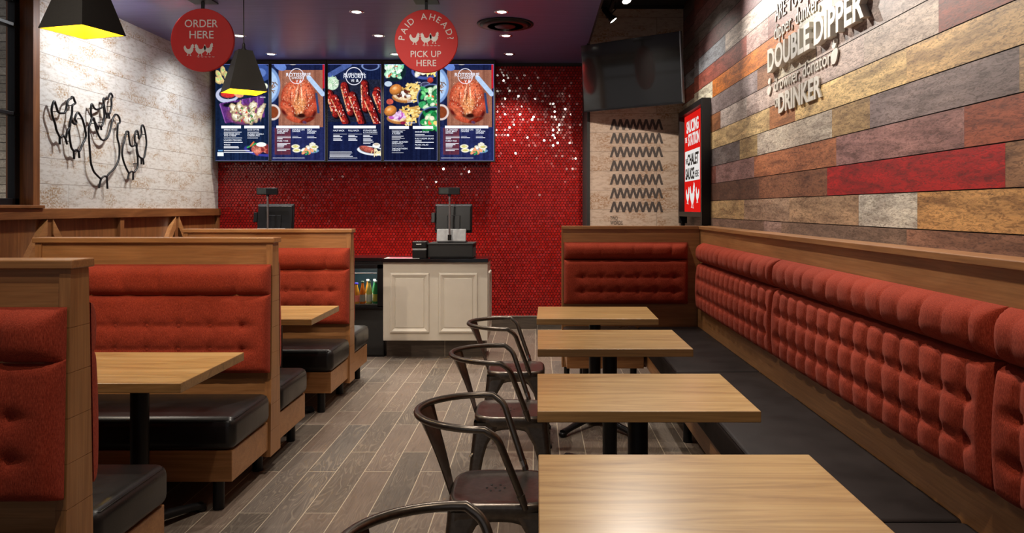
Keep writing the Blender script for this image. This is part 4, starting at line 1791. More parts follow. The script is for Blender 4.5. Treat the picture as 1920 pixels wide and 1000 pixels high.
def burger_screen():
    p = Paint((18, 26, 56), 60)
    p.boards(0, 0, 1, 1, (14, 18, 46), (40, 52, 98))
    bowl(p, .20, .07, .20, 11, (20, 40, 50), ((170, 226, 186), (220, 244, 224), (110, 190, 140)))
    p.ell(.77, .075, .26, .15, (70, 84, 150), 0, .1, .05)
    p.ell(.77, .07, .22, .11, (20, 26, 50), 0, .1, .1)
    p.blobs(14, .62, .03, .80, .10, .045, [(246, 240, 224), (226, 208, 170)], 12)
    p.sticks(16, .88, .09, .08, .05, .04, .022, [(240, 216, 120), (250, 236, 170)], 13)
    p.ell(.08, .205, .075, .05, (190, 206, 226), 0, .1, .1)
    p.ell(.87, .165, .06, .055, (186, 60, 44), 0, .3, .15, shade=.6)
    p.ell(.78, .215, .10, .055, (60, 60, 90), 0, .5, .1, edge=(140, 140, 170))
    burger(p, .30, .30, 20)
    p.ell(.11, .39, .07, .055, (196, 84, 70), 0, .4, .15)
    burger(p, .20, .52, 30, True)
    p.ell(.36, .61, .06, .03, (140, 30, 60), 0, .4, .2)
    bowl(p, .90, .35, .26, 31)
    bowl(p, .93, .585, .26, 33, leaf=((40, 150, 80), (90, 200, 110), (30, 120, 60), (180, 230, 170)))
    p.ell(.90, .56, .05, .04, (240, 226, 200), 0, .2, .2)
    p.ell(.97, .61, .05, .04, (240, 210, 120), 0, .2, .2)
    p.rect(0, .64, .72, 1, (20, 26, 58), 0)
    p.boards(0, .642, .70, 1, (12, 16, 42), (34, 44, 86))
    p.boards(.70, .70, 1, 1, (12, 16, 42), (34, 44, 86))
    return p


def nacho_screen():
    p = Paint((18, 26, 56), 80)
    p.boards(0, 0, 1, 1, (12, 22, 44), (38, 58, 100))
    p.ell(.86, .09, .20, .16, (52, 76, 140), 0, .2, .06)
    p.ell(.84, .09, .12, .09, (96, 124, 190), 0, .2, .2)
    for i, (a, b, an) in enumerate(((.06, .11, 60), (.14, .07, 80), (.10, .16, 50), (.20, .12, 75), (.04, .17, 40))):
        p.ell(a, b, .095, .05, (216, 190, 130), an, .3, .12, shade=.7)
        p.ell(a, b - .01, .04, .025, (170, 206, 130), an, .4, .4)
    p.ell(.22, .32, .22, .15, (186, 190, 216), 0, .1, .05)
    p.ell(.24, .31, .18, .10, (40, 40, 66), 0, .1, .08)
    p.ell(.24, .31, .15, .075, (214, 54, 50), 0, .4, .15, shade=.4)
    p.ell(.44, .31, .10, .07, (226, 150, 120), 10, .4, .15)
    p.ell(.93, .23, .06, .06, (226, 232, 210), 0, .4, .2)
    m = [(.08, .42), (.30, .37), (.58, .40), (.86, .30), (.98, .46), (.80, .56), (.40, .62), (.16, .56)]
    for k in range(40):
        t = k / 39
        p.line(.10 + .78 * t, .42 - .08 * t, .20 + .70 * t, .60 - .06 * t, .05, (88, 44, 112) if k % 7 else (136, 86, 160), .5)
    p.ell(.30, .42, .20, .05, (16, 16, 30), -4, .2, .3)
    p.ell(.54, .52, .36, .20, (120, 60, 100), 0, .3, .2)
    for i, (a, b, an) in enumerate(((.34, .46, 60), (.40, .55, 30), (.55, .50, 80), (.70, .45, 100), (.72, .54, 50), (.84, .50, 120), (.60, .58, 20), (.46, .45, 70))):
        p.ell(a, b, .125, .080, (206, 180, 140), an, .6, .15, wob=.9, shade=.9)
        p.ell(a - .01, b - .006, .095, .052, (240, 230, 204), an, .5, .4, wob=1.2, shade=.5)
        p.ell(a + .02, b + .004, .04, .014, (150, 110, 90), an + 50, .4, .5, wob=.6)
    p.blobs(34, .38, .45, .72, .60, .013, [(206, 60, 50), (80, 150, 80), (250, 250, 240), (60, 120, 60)], 15)
    p.rect(0, .635, 1, .66, (18, 26, 56), 0)
    p.boards(0, .64, 1, 1, (12, 22, 46), (38, 60, 104))
    p.ell(.86, .90, .34, .10, (58, 60, 150), 8, .2, .1)
    p.ell(.84, .885, .27, .085, (24, 26, 60), 8, .1, .1)
    p.blobs(26, .68, .85, .98, .92, .040, [(178, 84, 74), (214, 130, 110), (126, 44, 46)], 16, .6)
    p.ell(.86, .835, .10, .042, (236, 240, 240), 0, .1, .1)
    p.line(.60, .865, .76, .825, .028, (60, 160, 90), .2)
    p.line(.66, .85, .72, .81, .026, (220, 110, 60), .2)
    p.rect(.035, .915, .155, .955, (232, 240, 246))
    p.rect(.045, .89, .135, .905, (90, 140, 190))
    return p


def screen(x0, x1, pic, label, texts, bars):
    X0, X1 = (x0 - VX) * SY / F, (x1 - VX) * SY / F
    Z1, Z0 = EYE - (120.3 - VY) * SY / F, EYE - (301.0 - VY) * SY / F
    w_, h_ = X1 - X0, Z1 - Z0
    root = thing('menu_display', label, 'screen', (X0, SY, Z0), 0, 'lit menu displays above the counter')
    b = .0155
    mb = MB()
    mb.box(-b, w_ + b, .003, .07, -b, h_ + b + .03)
    mb.box(-b, 0, -.006, .004, -b, h_ + b + .03)
    mb.box(w_, w_ + b, -.006, .004, -b, h_ + b + .03)
    mb.box(0, w_, -.006, .004, -b, 0)
    mb.box(0, w_, -.006, .004, h_, h_ + b + .03)
    mb.build('housing', M_blackmatte, root)
    MB().box(w_ * .3, w_ * .7, .07, BW - .015 - SY, h_ * .3, h_ * .7).build('wall_mount', M_black, root)
    p = pic
    for bx0, by0, bx1, by1 in bars:
        p.rect(bx0, by0, bx1, by1, (244, 246, 255))
    # thin lit edge
    for r in ((0, 0, 1, .0031), (0, .9969, 1, 1), (.994, 0, 1, 1)):
        p.rect(*r, (120, 130, 205))
    im = p.im
    nx, ny = PW_, PH_
    gx, gz = np.meshgrid(np.linspace(0, w_, nx + 1), np.linspace(h_, 0, ny + 1))
    V = np.stack([gx.ravel(), np.zeros(gx.size), gz.ravel()], 1)
    j, i = np.mgrid[0:ny, 0:nx]
    a = j * (nx + 1) + i
    Fc = np.stack([a, a + nx + 1, a + nx + 2, a + 1], -1).reshape(-1, 4)
    me = bpy.data.meshes.new('screen_image')
    me.vertices.add(len(V))
    me.vertices.foreach_set('co', V.ravel())
    me.loops.add(Fc.size)
    me.loops.foreach_set('vertex_index', Fc.ravel().astype(np.int32))
    me.polygons.add(len(Fc))
    me.polygons.foreach_set('loop_start', np.arange(0, Fc.size, 4, dtype=np.int32))
    me.update(calc_edges=True)
    ca = me.color_attributes.new('Col', 'FLOAT_COLOR', 'CORNER')
    col = np.ones((nx * ny, 4))
    col[:, :3] = np.clip(im.reshape(-1, 3), 0, 1)
    ca.data.foreach_set('color', np.repeat(col, 4, axis=0).ravel())
    me.materials.append(M_screen)
    o = link('screen_image', me, root)
    mb = MB()
    for (tx, ty, wd, hh, body) in texts:
        M = plane_matrix((tx * w_, -.0012, (1 - ty) * h_), (1, 0, 0), (0, 0, 1))
        text_into(mb, body, M, wd * w_ if wd else None, hh * w_, .008, .0004)
    mb.build('menu_lettering', M_screentext, o)
    return root


tx_ch = [(.275, .128, .46, .066, 'ROTISSERIE'), (.38, .152, .215, .036, 'CHICKEN'), (.455, .19, .045, .05, 'V'), (.52, .19, .05, .055, '&'),
         (.42, .655, .34, .025, 'ROTISSERIE CHICKEN')][:4]
for i, r in enumerate(((.105, .688, .22, '1/4 CHICKEN'), (.105, .705, .21, 'DARK MEAT'), (.105, .722, .14, 'DINNER'),
                       (.39, .688, .23, 'DOUBLE LEG'), (.39, .705, .15, 'DINNER'), (.67, .688, .09, 'HALF'), (.67, .705, .17, 'CHICKEN'), (.67, .722, .15, 'DINNER'),
                       (.105, .805, .21, 'FAMILY PAK'))):
    tx_ch.append((r[0], r[1], r[2], .026, r[3]))
bars_ch = [(.09, .640, .90, .667), (.105, .735, .36, .7375), (.39, .735, .64, .7375), (.67, .735, .93, .7375), (.02, .972, .62, .976)] + \
    [(.105, y, .105 + l, y + .006) for y, l in ((.747, .26), (.760, .26), (.773, .10), (.822, .24), (.834, .18), (.846, .13), (.858, .12), (.880, .24), (.893, .17))] + \
    [(.39, .747, .50, .753), (.39, .760, .56, .766), (.67, .747, .80, .753), (.67, .760, .84, .766)]
screen(509.3, 609.0, chicken_screen(20), 'lit menu screen with whole roast chicken, second from the left', tx_ch, bars_ch)
screen(825.2, 925.6, chicken_screen(20), 'lit menu screen with whole roast chicken at the right end of the row', tx_ch, bars_ch)
tx_rb = [(.295, .112, .40, .036, "WE ARE CANADA'S"), (.295, .145, .42, .066, 'FAVOURITE'), (.435, .185, .06, .05, 'WE'), (.53, .185, .05, .055, '&'),
         (.10, .698, .21, .030, 'HALF RACK'), (.385, .698, .20, .030, 'FULL RACK'), (.665, .696, .25, .028, '1/2 RACK RIBS'), (.665, .715, .26, .026, '& 1/4 CHICKEN')]
bars_rb = [(.105, .640, .90, .667), (.10, .725, .36, .7275), (.385, .725, .64, .7275), (.665, .725, .93, .7275)] + \
    [(a, y, a + l, y + .007) for a in (.10, .385, .665) for y, l in ((.738, .12), (.752, .17), (.772, .14), (.786, .17))] + \
    [(.665, .806, .86, .813), (.665, .820, .80, .827)] + [(.03, y, .03 + l, y + .005) for y, l in ((.908, .42), (.920, .43), (.932, .40), (.944, .38), (.956, .44))] + [(.02, .972, .55, .976)]
screen(614.9, 714.6, ribs_screen(), 'lit menu screen with glazed ribs, middle of the row', tx_rb, bars_rb)
tx_bg = [(.15, .712, .20, .028, 'CHICKEN ON'), (.15, .730, .16, .028, 'A KAISER'), (.15, .815, .30, .028, 'CRISPY CHICKEN'), (.15, .833, .20, .028, 'SANDWICH'),
         (.15, .885, .29, .028, 'THE NORTHERN'), (.15, .903, .16, .028, 'CANUCK'),
         (.585, .712, .26, .028, 'DINNER SALAD'), (.585, .780, .35, .028, 'KALE CAESAR SALAD'), (.585, .845, .25, .028, 'PICNIC SALAD'),
         (.59, .195, .10, .018, 'FEATURE'), (.44, .385, .15, .020, 'ROTISSERIE'), (.44, .400, .10, .020, 'SANDWICH'), (.41, .615, .17, .020, 'NORTHERN'), (.41, .630, .10, .020, 'CANUCK')]
bars_bg = [(.10, .642, .47, .672), (.54, .642, .92, .672)] + [(.15, y, .15 + l, y + .005) for y, l in
          ((.684, .25), (.745, .22), (.757, .17), (.769, .24), (.781, .15), (.847, .23), (.917, .22))] + \
    [(.585, y, .585 + l, y + .006) for y, l in ((.727, .18), (.741, .35), (.795, .12), (.808, .35), (.860, .10), (.873, .35))]
screen(720.0, 819.7, burger_screen(), 'lit menu screen with burgers, fries and salads, fourth from the left', tx_bg, bars_bg)
tx_na = [(.16, .690, .25, .028, 'SPRING ROLLS'), (.16, .733, .30, .028, 'DEEP FRIED MAC'), (.16, .751, .23, .028, 'AND CHEESE'), (.16, .797, .33, .028, 'LOADED PEROGIES'), (.16, .845, .12, .028, 'WINGS'),
         (.60, .690, .22, .028, 'SLICE OF PIE'), (.60, .733, .31, .028, 'CLASSIC VANILLA'), (.60, .751, .23, .028, 'CHEESECAKE'), (.84, .35, .10, .02, 'PEROGIES')]
bars_na = [(.11, .640, .48, .668), (.54, .640, .92, .668)] + [(.16, y, .16 + l, y + .006) for y, l in ((.703, .33), (.764, .34), (.810, .35), (.856, .27), (.868, .28), (.893, .48), (.912, .55))] + \
    [(.60, .703, .82, .709), (.60, .764, .80, .770)]
screen(404.0, 503.7, nacho_screen(), 'lit menu screen with dumplings in purple paper, left end of the row', tx_na, bars_na)

# ------------------------------------------------------------------ round hanging signs
HEN = [(.05, .80), (.0, .66), (.05, .50), (.15, .35), (.30, .24), (.37, .19), (.35, .09), (.27, .03), (.42, .02), (.40, .10), (.44, .18), (.55, .18), (.62, .09),
       (.58, .01), (.74, .0), (.66, .06), (.63, .17), (.74, .25), (.86, .38), (.91, .52), (.88, .62), (.99, .68), (.93, .74), (.97, .82), (.92, .96), (.86, .90), (.82, 1.0), (.77, .90),
       (.69, .84), (.66, .70), (.58, .58), (.42, .55), (.28, .60), (.20, .74), (.13, .86)]


def hen_into(mb, M, x, z, w_, h_, flip=False, mi=0, th=.002):
    pts = [M @ Vector((x + ((1 - a) if flip else a) * w_, z + b * h_, 0)) for a, b in HEN]
    nrm = (M.to_3x3() @ Vector((0, 0, 1))) * th
    mb.prism(pts, nrm, mi)


def round_sign(cx, cy, label, lines, arc=None, hens_y=.0):
    Y = 6.5
    R_ = 59.2 * Y / F
    c = px(cx, cy, Y)
    root = thing('hanging_sign', label, 'sign', (c.x, Y, c.z), 0, 'round red signs hanging from the ceiling')
    M0 = Matrix.Rotation(PI / 2, 4, 'X')
    MB().lathe([(0, .0), (R_ - .003, .0), (R_, .003), (R_, .027), (R_ - .003, .030), (0, .030)][::-1], 72, 0, Matrix.Rotation(-PI / 2, 4, 'X') @ Matrix.Translation((0, 0, 0)), smooth=False).build('disc', M_signred, root)
    M = plane_matrix((0, -.0005, 0), (1, 0, 0), (0, 0, 1))
    s = Y / F
    mb = MB()
    for (x, y, wd, hh, body) in lines:
        MM = M @ Matrix.Translation(((x - cx) * s, (cy - y) * s, 0))
        text_into(mb, body, MM, wd * s, hh * s, .004, .0015)
    if arc:
        body, rad, a0, a1, hh = arc
        n = len(body)
        wds = []
        for ch in body:
            if ch == ' ':
                wds.append(.45)
                continue
            v = text_geo(ch, 1.0, .004, .5)
            wds.append(v[3] - v[2] + .12)
        tot = sum(wds)
        run = 0
        for ch, wd in zip(body, wds):
            t = (run + wd / 2) / tot
            run += wd
            if ch == ' ':
                continue
            a = math.radians(a0 + (a1 - a0) * t)
            p_ = Vector((math.cos(a), math.sin(a), 0)) * rad * s
            MM = M @ Matrix.Translation(p_) @ Matrix.Rotation(a - PI / 2, 4, 'Z')
            text_into(mb, ch, MM, None, hh * s, .004, .0015, align='CENTER')
    mb.build('lettering', M_letter, root)
    mb = MB()
    hx, hy = hens_y
    for dx, wd, dh, fl in ((-21.5, 20, 0, False), (-1.5, 22, 0, True), (16, 18, 2, False)):
        hen_into(mb, M, (hx - cx + dx - 1) * s, (cy - hy + dh) * s, wd * s, 23 * s, fl)
    for k in range(5):
        xx = (hx - cx + 2 + k * 7) * s
        mb.prism([M @ Vector(q) for q in ((xx, (cy - hy - 1) * s, 0), (xx + 6 * s, (cy - hy - 1.6) * s, 0), (xx + 3 * s, (cy - hy - 2.6) * s, 0))], (M.to_3x3() @ Vector((0, 0, 1))) * .001)
    mb.build('hen_emblem', M_letter, root)
    top = CEIL - c.z
    MB().box(-.012, .012, .006, .024, R_ - .004, top - .006).build('hanger_rod', M_black, root)
    MB().box(-.10, .10, -.07, .09, top - .012, top - .001).build('ceiling_plate', M_black, root)
    return root


round_sign(379, 75, 'round red ceiling sign reading ORDER HERE', [(346.5, 51, 62, 14, 'ORDER'), (355.5, 72, 45, 14, 'HERE')], None, (367, 105))
round_sign(799, 77, 'round red ceiling sign reading PAID AHEAD? PICK UP HERE', [(770, 107, 57, 11.5, 'PICK UP'), (781, 124, 37, 11.5, 'HERE')],
           ('PAID AHEAD?', 40.5, 180, 2, 11.5), (790, 84))

# ------------------------------------------------------------------ ceiling fittings
pos_words = {(-3.02, 6.88): 'hidden behind the round ORDER HERE sign', (-1.61, 6.88): 'nearest of the middle row, between both round signs', (-.32, 6.88): 'nearest of the right-hand row, in front of dark air diffuser',
             (-3.02, 7.83): 'just right of the ORDER HERE sign', (-1.61, 7.83): 'second of the middle row, left of PAID AHEAD sign', (-.32, 7.83): 'second of the right-hand row, behind the air diffuser',
             (-3.02, 8.76): 'above the leftmost menu screen', (-1.61, 8.76): 'half hidden by the edge of PAID AHEAD sign', (-.32, 8.76): 'farthest of the right-hand row, by the tiled wall'}
me_ring = me_lens = None
for x, y in DOWN:
    root = thing('recessed_downlight', 'lit recessed ceiling light, ' + pos_words[(x, y)], 'ceiling light', (x, y, CEIL), 0, 'recessed lights in the plum ceiling')
    if me_ring is None:
        a = MB().lathe([(.040, -.001), (.052, -.007), (.066, -.004), (.068, .0)], 28).build('trim_ring', M_chrome, root)
        b = MB().lathe([(0, -.004), (.036, -.004), (.042, -.001)], 24).build('lens', M_bulb, root)
        me_ring, me_lens = a.data, b.data
    else:
        link('trim_ring', me_ring, root)
        link('lens', me_lens, root)


def diffuser():
    root = thing('air_diffuser', 'dark round air diffuser flush in the ceiling between downlights', 'air vent', (-.305, 7.33, CEIL - .001))
    MB().lathe([(.0, -.030), (.09, -.030), (.11, -.022), (.10, -.012)], 36).build('centre_disc', M_black, root)
    for r0 in (.13, .17, .21):
        MB().lathe([(r0, -.026), (r0 + .034, -.010), (r0 + .030, -.004), (r0 - .004, -.020)], 40).build('ring_blade', M_black, root)
    MB().lathe([(.235, -.006), (.262, -.012), (.270, .0)], 40).build('rim', M_black, root)


diffuser()


def pendant(cx, cy, ang, label, side=.232):
    """square tapered shade; rim 2.23 m above the floor"""
    root = thing('pendant_lamp', label, 'lamp', (cx, cy, 2.23), math.radians(ang), 'black square pendant lamps with yellow inside')
    hs, ht, H_ = side / 2, side * .185, .278
    th = .004
    vs, fs = [], []
    for s_, z in ((hs, 0), (ht, H_)):
        vs += [(-s_, -s_, z), (s_, -s_, z), (s_, s_, z), (-s_, s_, z)]
    fs = [[k, (k + 1) % 4, 4 + (k + 1) % 4, 4 + k] for k in range(4)] + [[4, 5, 6, 7]]
    mb = MB().add(vs, fs)
    # rolled rim between outer and inner skin
    iv = [(-hs + th, -hs + th, .0), (hs - th, -hs + th, .0), (hs - th, hs - th, .0), (-hs + th, hs - th, .0)]
    b = len(mb.v)
    mb.v += iv
    for k in range(4):
        mb.f.append([(k + 1) % 4, k, b + k, b + (k + 1) % 4])
        mb.mi.append(0)
        mb.sm.append(False)
    sh = mb.build('lamp_shade', M_lampout, root)
    vs = []
    for s_, z in ((hs - th, 0.0005), (ht - th, H_ - .006)):
        vs += [(-s_, -s_, z), (s_, -s_, z), (s_, s_, z), (-s_, s_, z)]
    MB().add(vs, [[(k + 1) % 4, k, 4 + k, 4 + (k + 1) % 4] for k in range(4)] + [[7, 6, 5, 4]]).build('yellow_lining', M_lampin, sh)
    MB().lathe([(0, .145), (.022, .152), (.030, .175), (.024, .205), (.014, .23)], 18).build('bulb', M_bulbwarm, root)
    MB().tube([(0, 0, .22), (0, 0, H_ - .005)], .017, 14).build('socket', M_black, root)
    MB().lathe([(.022, H_), (.022, H_ + .006), (.010, H_ + .018), (.009, H_ + .045), (.004, H_ + .055)], 16).build('cord_grip', M_black, root)
    MB().tube([(0, 0, H_ + .04), (0, 0, CEIL - 2.23 - .02)], .0035, 8).build('cord', M_black, root)
    MB().lathe([(.05, CEIL - 2.23 - .022), (.05, CEIL - 2.23 - .001), (0, CEIL - 2.23 - .001)], 20).build('ceiling_rose', M_black, root)
    point((cx, cy, 2.23 + .10), 3.2, (1, .80, .42), .02, 'pendant_light')


pendant(-2.01, 3.42, -16, 'large pendant lamp cut by the top of the photo, over the long booth table', .238)
pendant(-1.972, 5.19, 36, 'smaller-looking pendant lamp hanging in front of the leftmost menu screen', .245)


# track with spot lamps above the seating
def track():
    root = thing('lighting_track', 'black lighting track under the dark upper ceiling on the right', 'light track', (.735, 0, 0))
    MB().box(-.018, .018, .4, 8.1, 3.44, 3.475, bev=.002).build('rail', M_black, root)
    for y in (1.0, 3.0, 5.0, 7.0):
        MB().tube([(0, y, 3.475), (0, y, HIGH)], .006, 8).build('suspension_rod', M_black, root)


track()


def spot_fixture(x, y, z, target, label, watts, r=.036, L=.15):
    root = thing('track_spotlight', label, 'spotlight', (x, y, z), 0, 'black spotlights on the lighting track')
    d = (Vector(target) - Vector((x, y, z))).normalized()
    q = d.to_track_quat('Z', 'Y').to_matrix().to_4x4()
    MB().lathe([(0, -L * .6), (r * .7, -L * .6), (r * .8, -L * .5), (r * .8, L * .1), (r * 1.15, L * .25), (r * 1.2, L * .42), (r * 1.12, L * .42), (r * 1.08, L * .36)], 24, 0, q).build('lamp_head', M_black, root)
    MB().lathe([(0, L * .37), (r * 1.06, L * .37)], 24, 0, q).build('lens', M_bulb, root)
    MB().tube([(0, 0, 0), (.735 - x - .0, 0, .06), (.735 - x, 0, 3.44 - z)], .007, 8).build('stem', M_black, root)
    MB().box(.735 - x - .02, .735 - x + .02, -.06, .06, 3.40 - z, 3.442 - z, bev=.003).build('track_adapter', M_black, root)
    p = Vector((x, y, z)) + d * (L * .45)
    spot(p, target, watts, 60, .8, (1, .92, .82), .03)


spot_fixture(.68, 7.3, 3.270, (1.5, 7.15, 2.2), 'black track spotlight pointing down-right, in front of the whitewashed wall', 20)
spot_fixture(.765, 6.75, 3.305, (1.2, 5.6, 1.0), 'glaring track spotlight at the top of the photo, right of another one', 30)

# ------------------------------------------------------------------ wall television
def tv():
    yaw = math.radians(36.5)
    A = Vector((.474, 7.90, 2.44))
    W_, H_ = 1.105, .665
    root = thing('wall_television', 'large switched-off television tilted on the wall above zigzag lettering', 'television')
    X = Vector((math.cos(yaw), -math.sin(yaw), 0))
    N = Vector((-math.sin(yaw), -math.cos(yaw), 0))
    tilt = math.radians(5.0)
    U = Vector((0, 0, 1)) * math.cos(tilt) + N * math.sin(tilt)
    M = Matrix((X, X.cross(N).cross(X) * 0 - N * math.cos(tilt) + Vector((0, 0, 1)) * math.sin(tilt), U)).transposed().to_4x4()
    M.translation = A
    root.matrix_world = M
    # local: x right, y away from the viewer, z up
    MB().box(0, W_, .0, .035, 0, H_, bev=.003).build('frame', M_blackgloss, root)
    MB().box(.012, W_ - .012, -.0015, .001, .016, H_ - .012).build('screen', plain('tv_screen', (.012, .012, .012), .06, 0, .05), root)
    MB().box(W_ - .010, W_ + .001, -.003, .034, -.001, H_ + .001).build('bright_edge', M_steel, root)
    MB().box(.0, W_, -.003, .03, -.006, .008).build('bottom_edge', M_black, root)
    MB().box(W_ * .28, W_ * .72, .035, .065, H_ * .2, H_ * .75, bev=.01).build('rear_housing', M_blackmatte, root)
    MB().tube([(W_ * .5, .06, H_ * .5), (W_ * .42, .20, H_ * .5), (W_ * .30, .16, H_ * .5)], .02, 10).build('bracket_arm', M_black, root)
    return root


tv()

# ------------------------------------------------------------------ zigzag lettering on the whitewashed wall
def zigzag():
    root = thing('wall_lettering', 'seven rows of dark zigzag letters above the words TWO WORDS', 'wall lettering', (0, MW, 0))
    s = MW / F
    for r in range(7):
        yb, yt = 243.6 + 25.75 * r, 223.8 + 25.75 * r
        x0, x1 = 1144.2, 1241.8
        n = 8
        st = 12.0
        mb = MB()
        hgt = (yb - yt) * s
        for k in range(n):
            cx = x0 + 7.2 + st * k
            X = (cx - VX) * s
            z0 = EYE - (yb - VY) * s
            y = -.004
            hf, sw = st * .5 * s, 2.25 * s
            # left and right strokes of an inverted V
            mb.prism([(X - hf - sw, y, z0), (X - hf + sw, y, z0), (X + sw, y, z0 + hgt), (X - sw, y, z0 + hgt)], (0, .003, 0))
            mb.prism([(X + hf - sw, y + .0003, z0), (X + hf + sw, y + .0003, z0), (X + sw, y + .0003, z0 + hgt), (X - sw, y + .0003, z0 + hgt)], (0, .0027, 0))
        mb.build('letter_row', M_zig, root)
    mb = MB()
    for body, x0, yb, wd in (('TWO', 1144.2, 413.0, 13.6), ('WORDS.', 1144.2, 421.6, 24.0)):
        M = plane_matrix(((x0 - VX) * s, -.001, EYE - (yb - VY) * s), (1, 0, 0), (0, 0, 1))
        text_into(mb, body, M, wd * s, 7.2 * s, .006, .003)
    mb.build('small_words', M_zig, root)


M_zig = plain('letter_charcoal', (.045, .033, .028), .6)
zigzag()

# ------------------------------------------------------------------ white lettering on the plank wall
def plank_letters():
    root = thing('raised_lettering', 'white lettering with DOUBLE DIPPER and DRINKER on the plank wall', 'wall lettering', (0, 0, 0))

    def put(body, y0, z, wd, hh, ext, bold, name, mat=M_letter, slant=0, small=None):
        mb = MB()
        if small:
            text_into(mb, small[0], plane_matrix((RW - .001, small[1], small[2]), (0, -1, 0), (0, 0, 1)), small[3], small[4], .004, .006)
        M = plane_matrix((RW - .001, y0, z), (0, -1, 0), (0, 0, 1))
        text_into(mb, body, M, wd, hh, bold, ext, slant=slant)
        mb.build(name, mat, root)
    put('ARE YOU A', 4.868, 2.624, .62, .100, .005, .003, 'thin_lettering')
    put('dipper, dunker,', 4.885, 2.512, .79, .092, .006, .003, 'thin_lettering')
    put('DOUBLE DIPPER', 4.930, 2.318, 1.455, .140, .034, .028, 'block_lettering')
    put('drowner, donator,', 4.885, 2.188, .97, .078, .006, .003, 'thin_lettering')
    put('DRINKER', 4.785, 2.042, .72, .116, .010, .030, 'block_lettering', small=('OR', 4.870, 2.085, .07, .055))
    for (x, y, sx, sy) in ((1566.5, 83, .028, .022), (1566.5, 107, .040, .036), (1444.5, 153, .024, .018), (1444, 171, .035, .026)):
        Y = Yr(x)
        z = EYE - (y - VY) * Y / F
        pts = []
        for k in range(24):
            a = 2 * PI * k / 24
            rr = 1 + .5 * max(0, math.cos(a - PI * .8)) ** 6
            pts.append((RW - .001, Y + sx * rr * math.cos(a), z + sy * rr * math.sin(a)))
        MB().prism(pts, (-.008, 0, 0)).build('drop_mark', M_letter, root)


plank_letters()


# ------------------------------------------------------------------ lit poster frame beside the plank wall
def sauce_sign():
    root = thing('lightbox_sign', 'red lit poster reading SAUCING STATION in deep black frame', 'sign')
    y0, y1, z0, z1 = 6.690, 7.80, 1.372, 2.410
    xf_, xb = 1.420, RW - .002
    mb = MB()
    mb.box(xf_, xb, y0, y0 + .05, 1.302, z1, bev=.002)
    mb.box(xf_, xb, y1 - .05, y1, 1.302, z1, bev=.002)
    mb.box(xf_, xb, y0 + .05, y1 - .05, z1 - .05, z1, bev=.002)
    mb.box(xf_, xb, y0 + .05, y1 - .05, z0, z0 + .045, bev=.002)
    mb.box(xb - .02, xb, y0 + .04, y1 - .04, z0 + .02, z1 - .03)
    mb.build('frame', M_black, root)
    mb = MB()
    for yy in (y0 + .02, y1 - .04):
        mb.box(xf_ + .02, xb - .02, yy, yy + .02, .0, 1.302)
    mb.build('support_post', M_black, root)
    PX = xb - .022
    o = MB().box(PX - .003, PX, y0 + .05, y1 - .05, z0 + .045, z1 - .05).build('poster', emit('poster_red_glow', (.78, .014, .010), .62), root)
    w_ = emit('poster_white_glow', (.92, .88, .84), .62)
    mb = MB()
    mb.box(PX - .0036, PX - .003, 7.02, 7.72, 1.715, 2.010)
    mb.build('white_box', w_, o)

    def T(mb, body, y, z, wd, hh, bold=.03, e=.0012, off=.0040, slant=0):
        M = plane_matrix((PX - off + .0006, y, z), (0, -1, 0), (0, 0, 1))
        text_into(mb, body, M, wd, hh, bold, e, slant=slant)
    mb = MB()
    T(mb, 'SAUCING', 7.64, 2.19, .56, .11, off=.0036)
    T(mb, 'STATION', 7.56, 2.06, .52, .11, off=.0036)
    T(mb, 'THE', 7.72, 2.10, .10, .05, .01, off=.0036)
    M = plane_matrix((PX - .0031, 7.70, 1.45), (0, -1, 0), (0, 0, 1))
    mb.build('white_lettering', w_, o)
    for q in ((.03, .04, .17, .17), (.22, .0, .24, .25), (.50, .05, .15, .15, True)):
        mb = MB()
        hen_into(mb, M, *q)
        mb.build('hen_emblem', w_, o)
    mb = MB()
    T(mb, 'THE', 7.69, 1.885, .09, .05, .01, off=.0044)
    T(mb, 'CHALET', 7.59, 1.870, .52, .105, .035, off=.0044)
    T(mb, 'SAUCE', 7.69, 1.735, .42, .105, .035, off=.0044)
    T(mb, 'HERE', 7.24, 1.745, .17, .06, .01, off=.0044)
    mb.build('black_lettering', M_blackmatte, o)


sauce_sign()

# ------------------------------------------------------------------ wire chickens on the left wall
def wire(root, pts, closed=True, name='outline'):
    X = LW + .045
    P = []
    for x, y in pts:
        x, y = 80 + x / 4.762, 160 + y / 4.762
        Y = X * F / (x - VX)
        P.append(Vector((X, Y, EYE - (y - VY) * Y / F)))
    # smooth once
    Q = []
    n = len(P)
    rng = range(n) if closed else range(n - 1)
    for i in rng:
        a, b = P[i], P[(i + 1) % n]
        Q += [a * .8 + b * .2, a * .2 + b * .8]
    if closed:
        Q.append(Q[0])
    else:
        Q = [P[0]] + Q + [P[-1]]
    mb = MB().tube(Q, .0088, 8)
    return mb


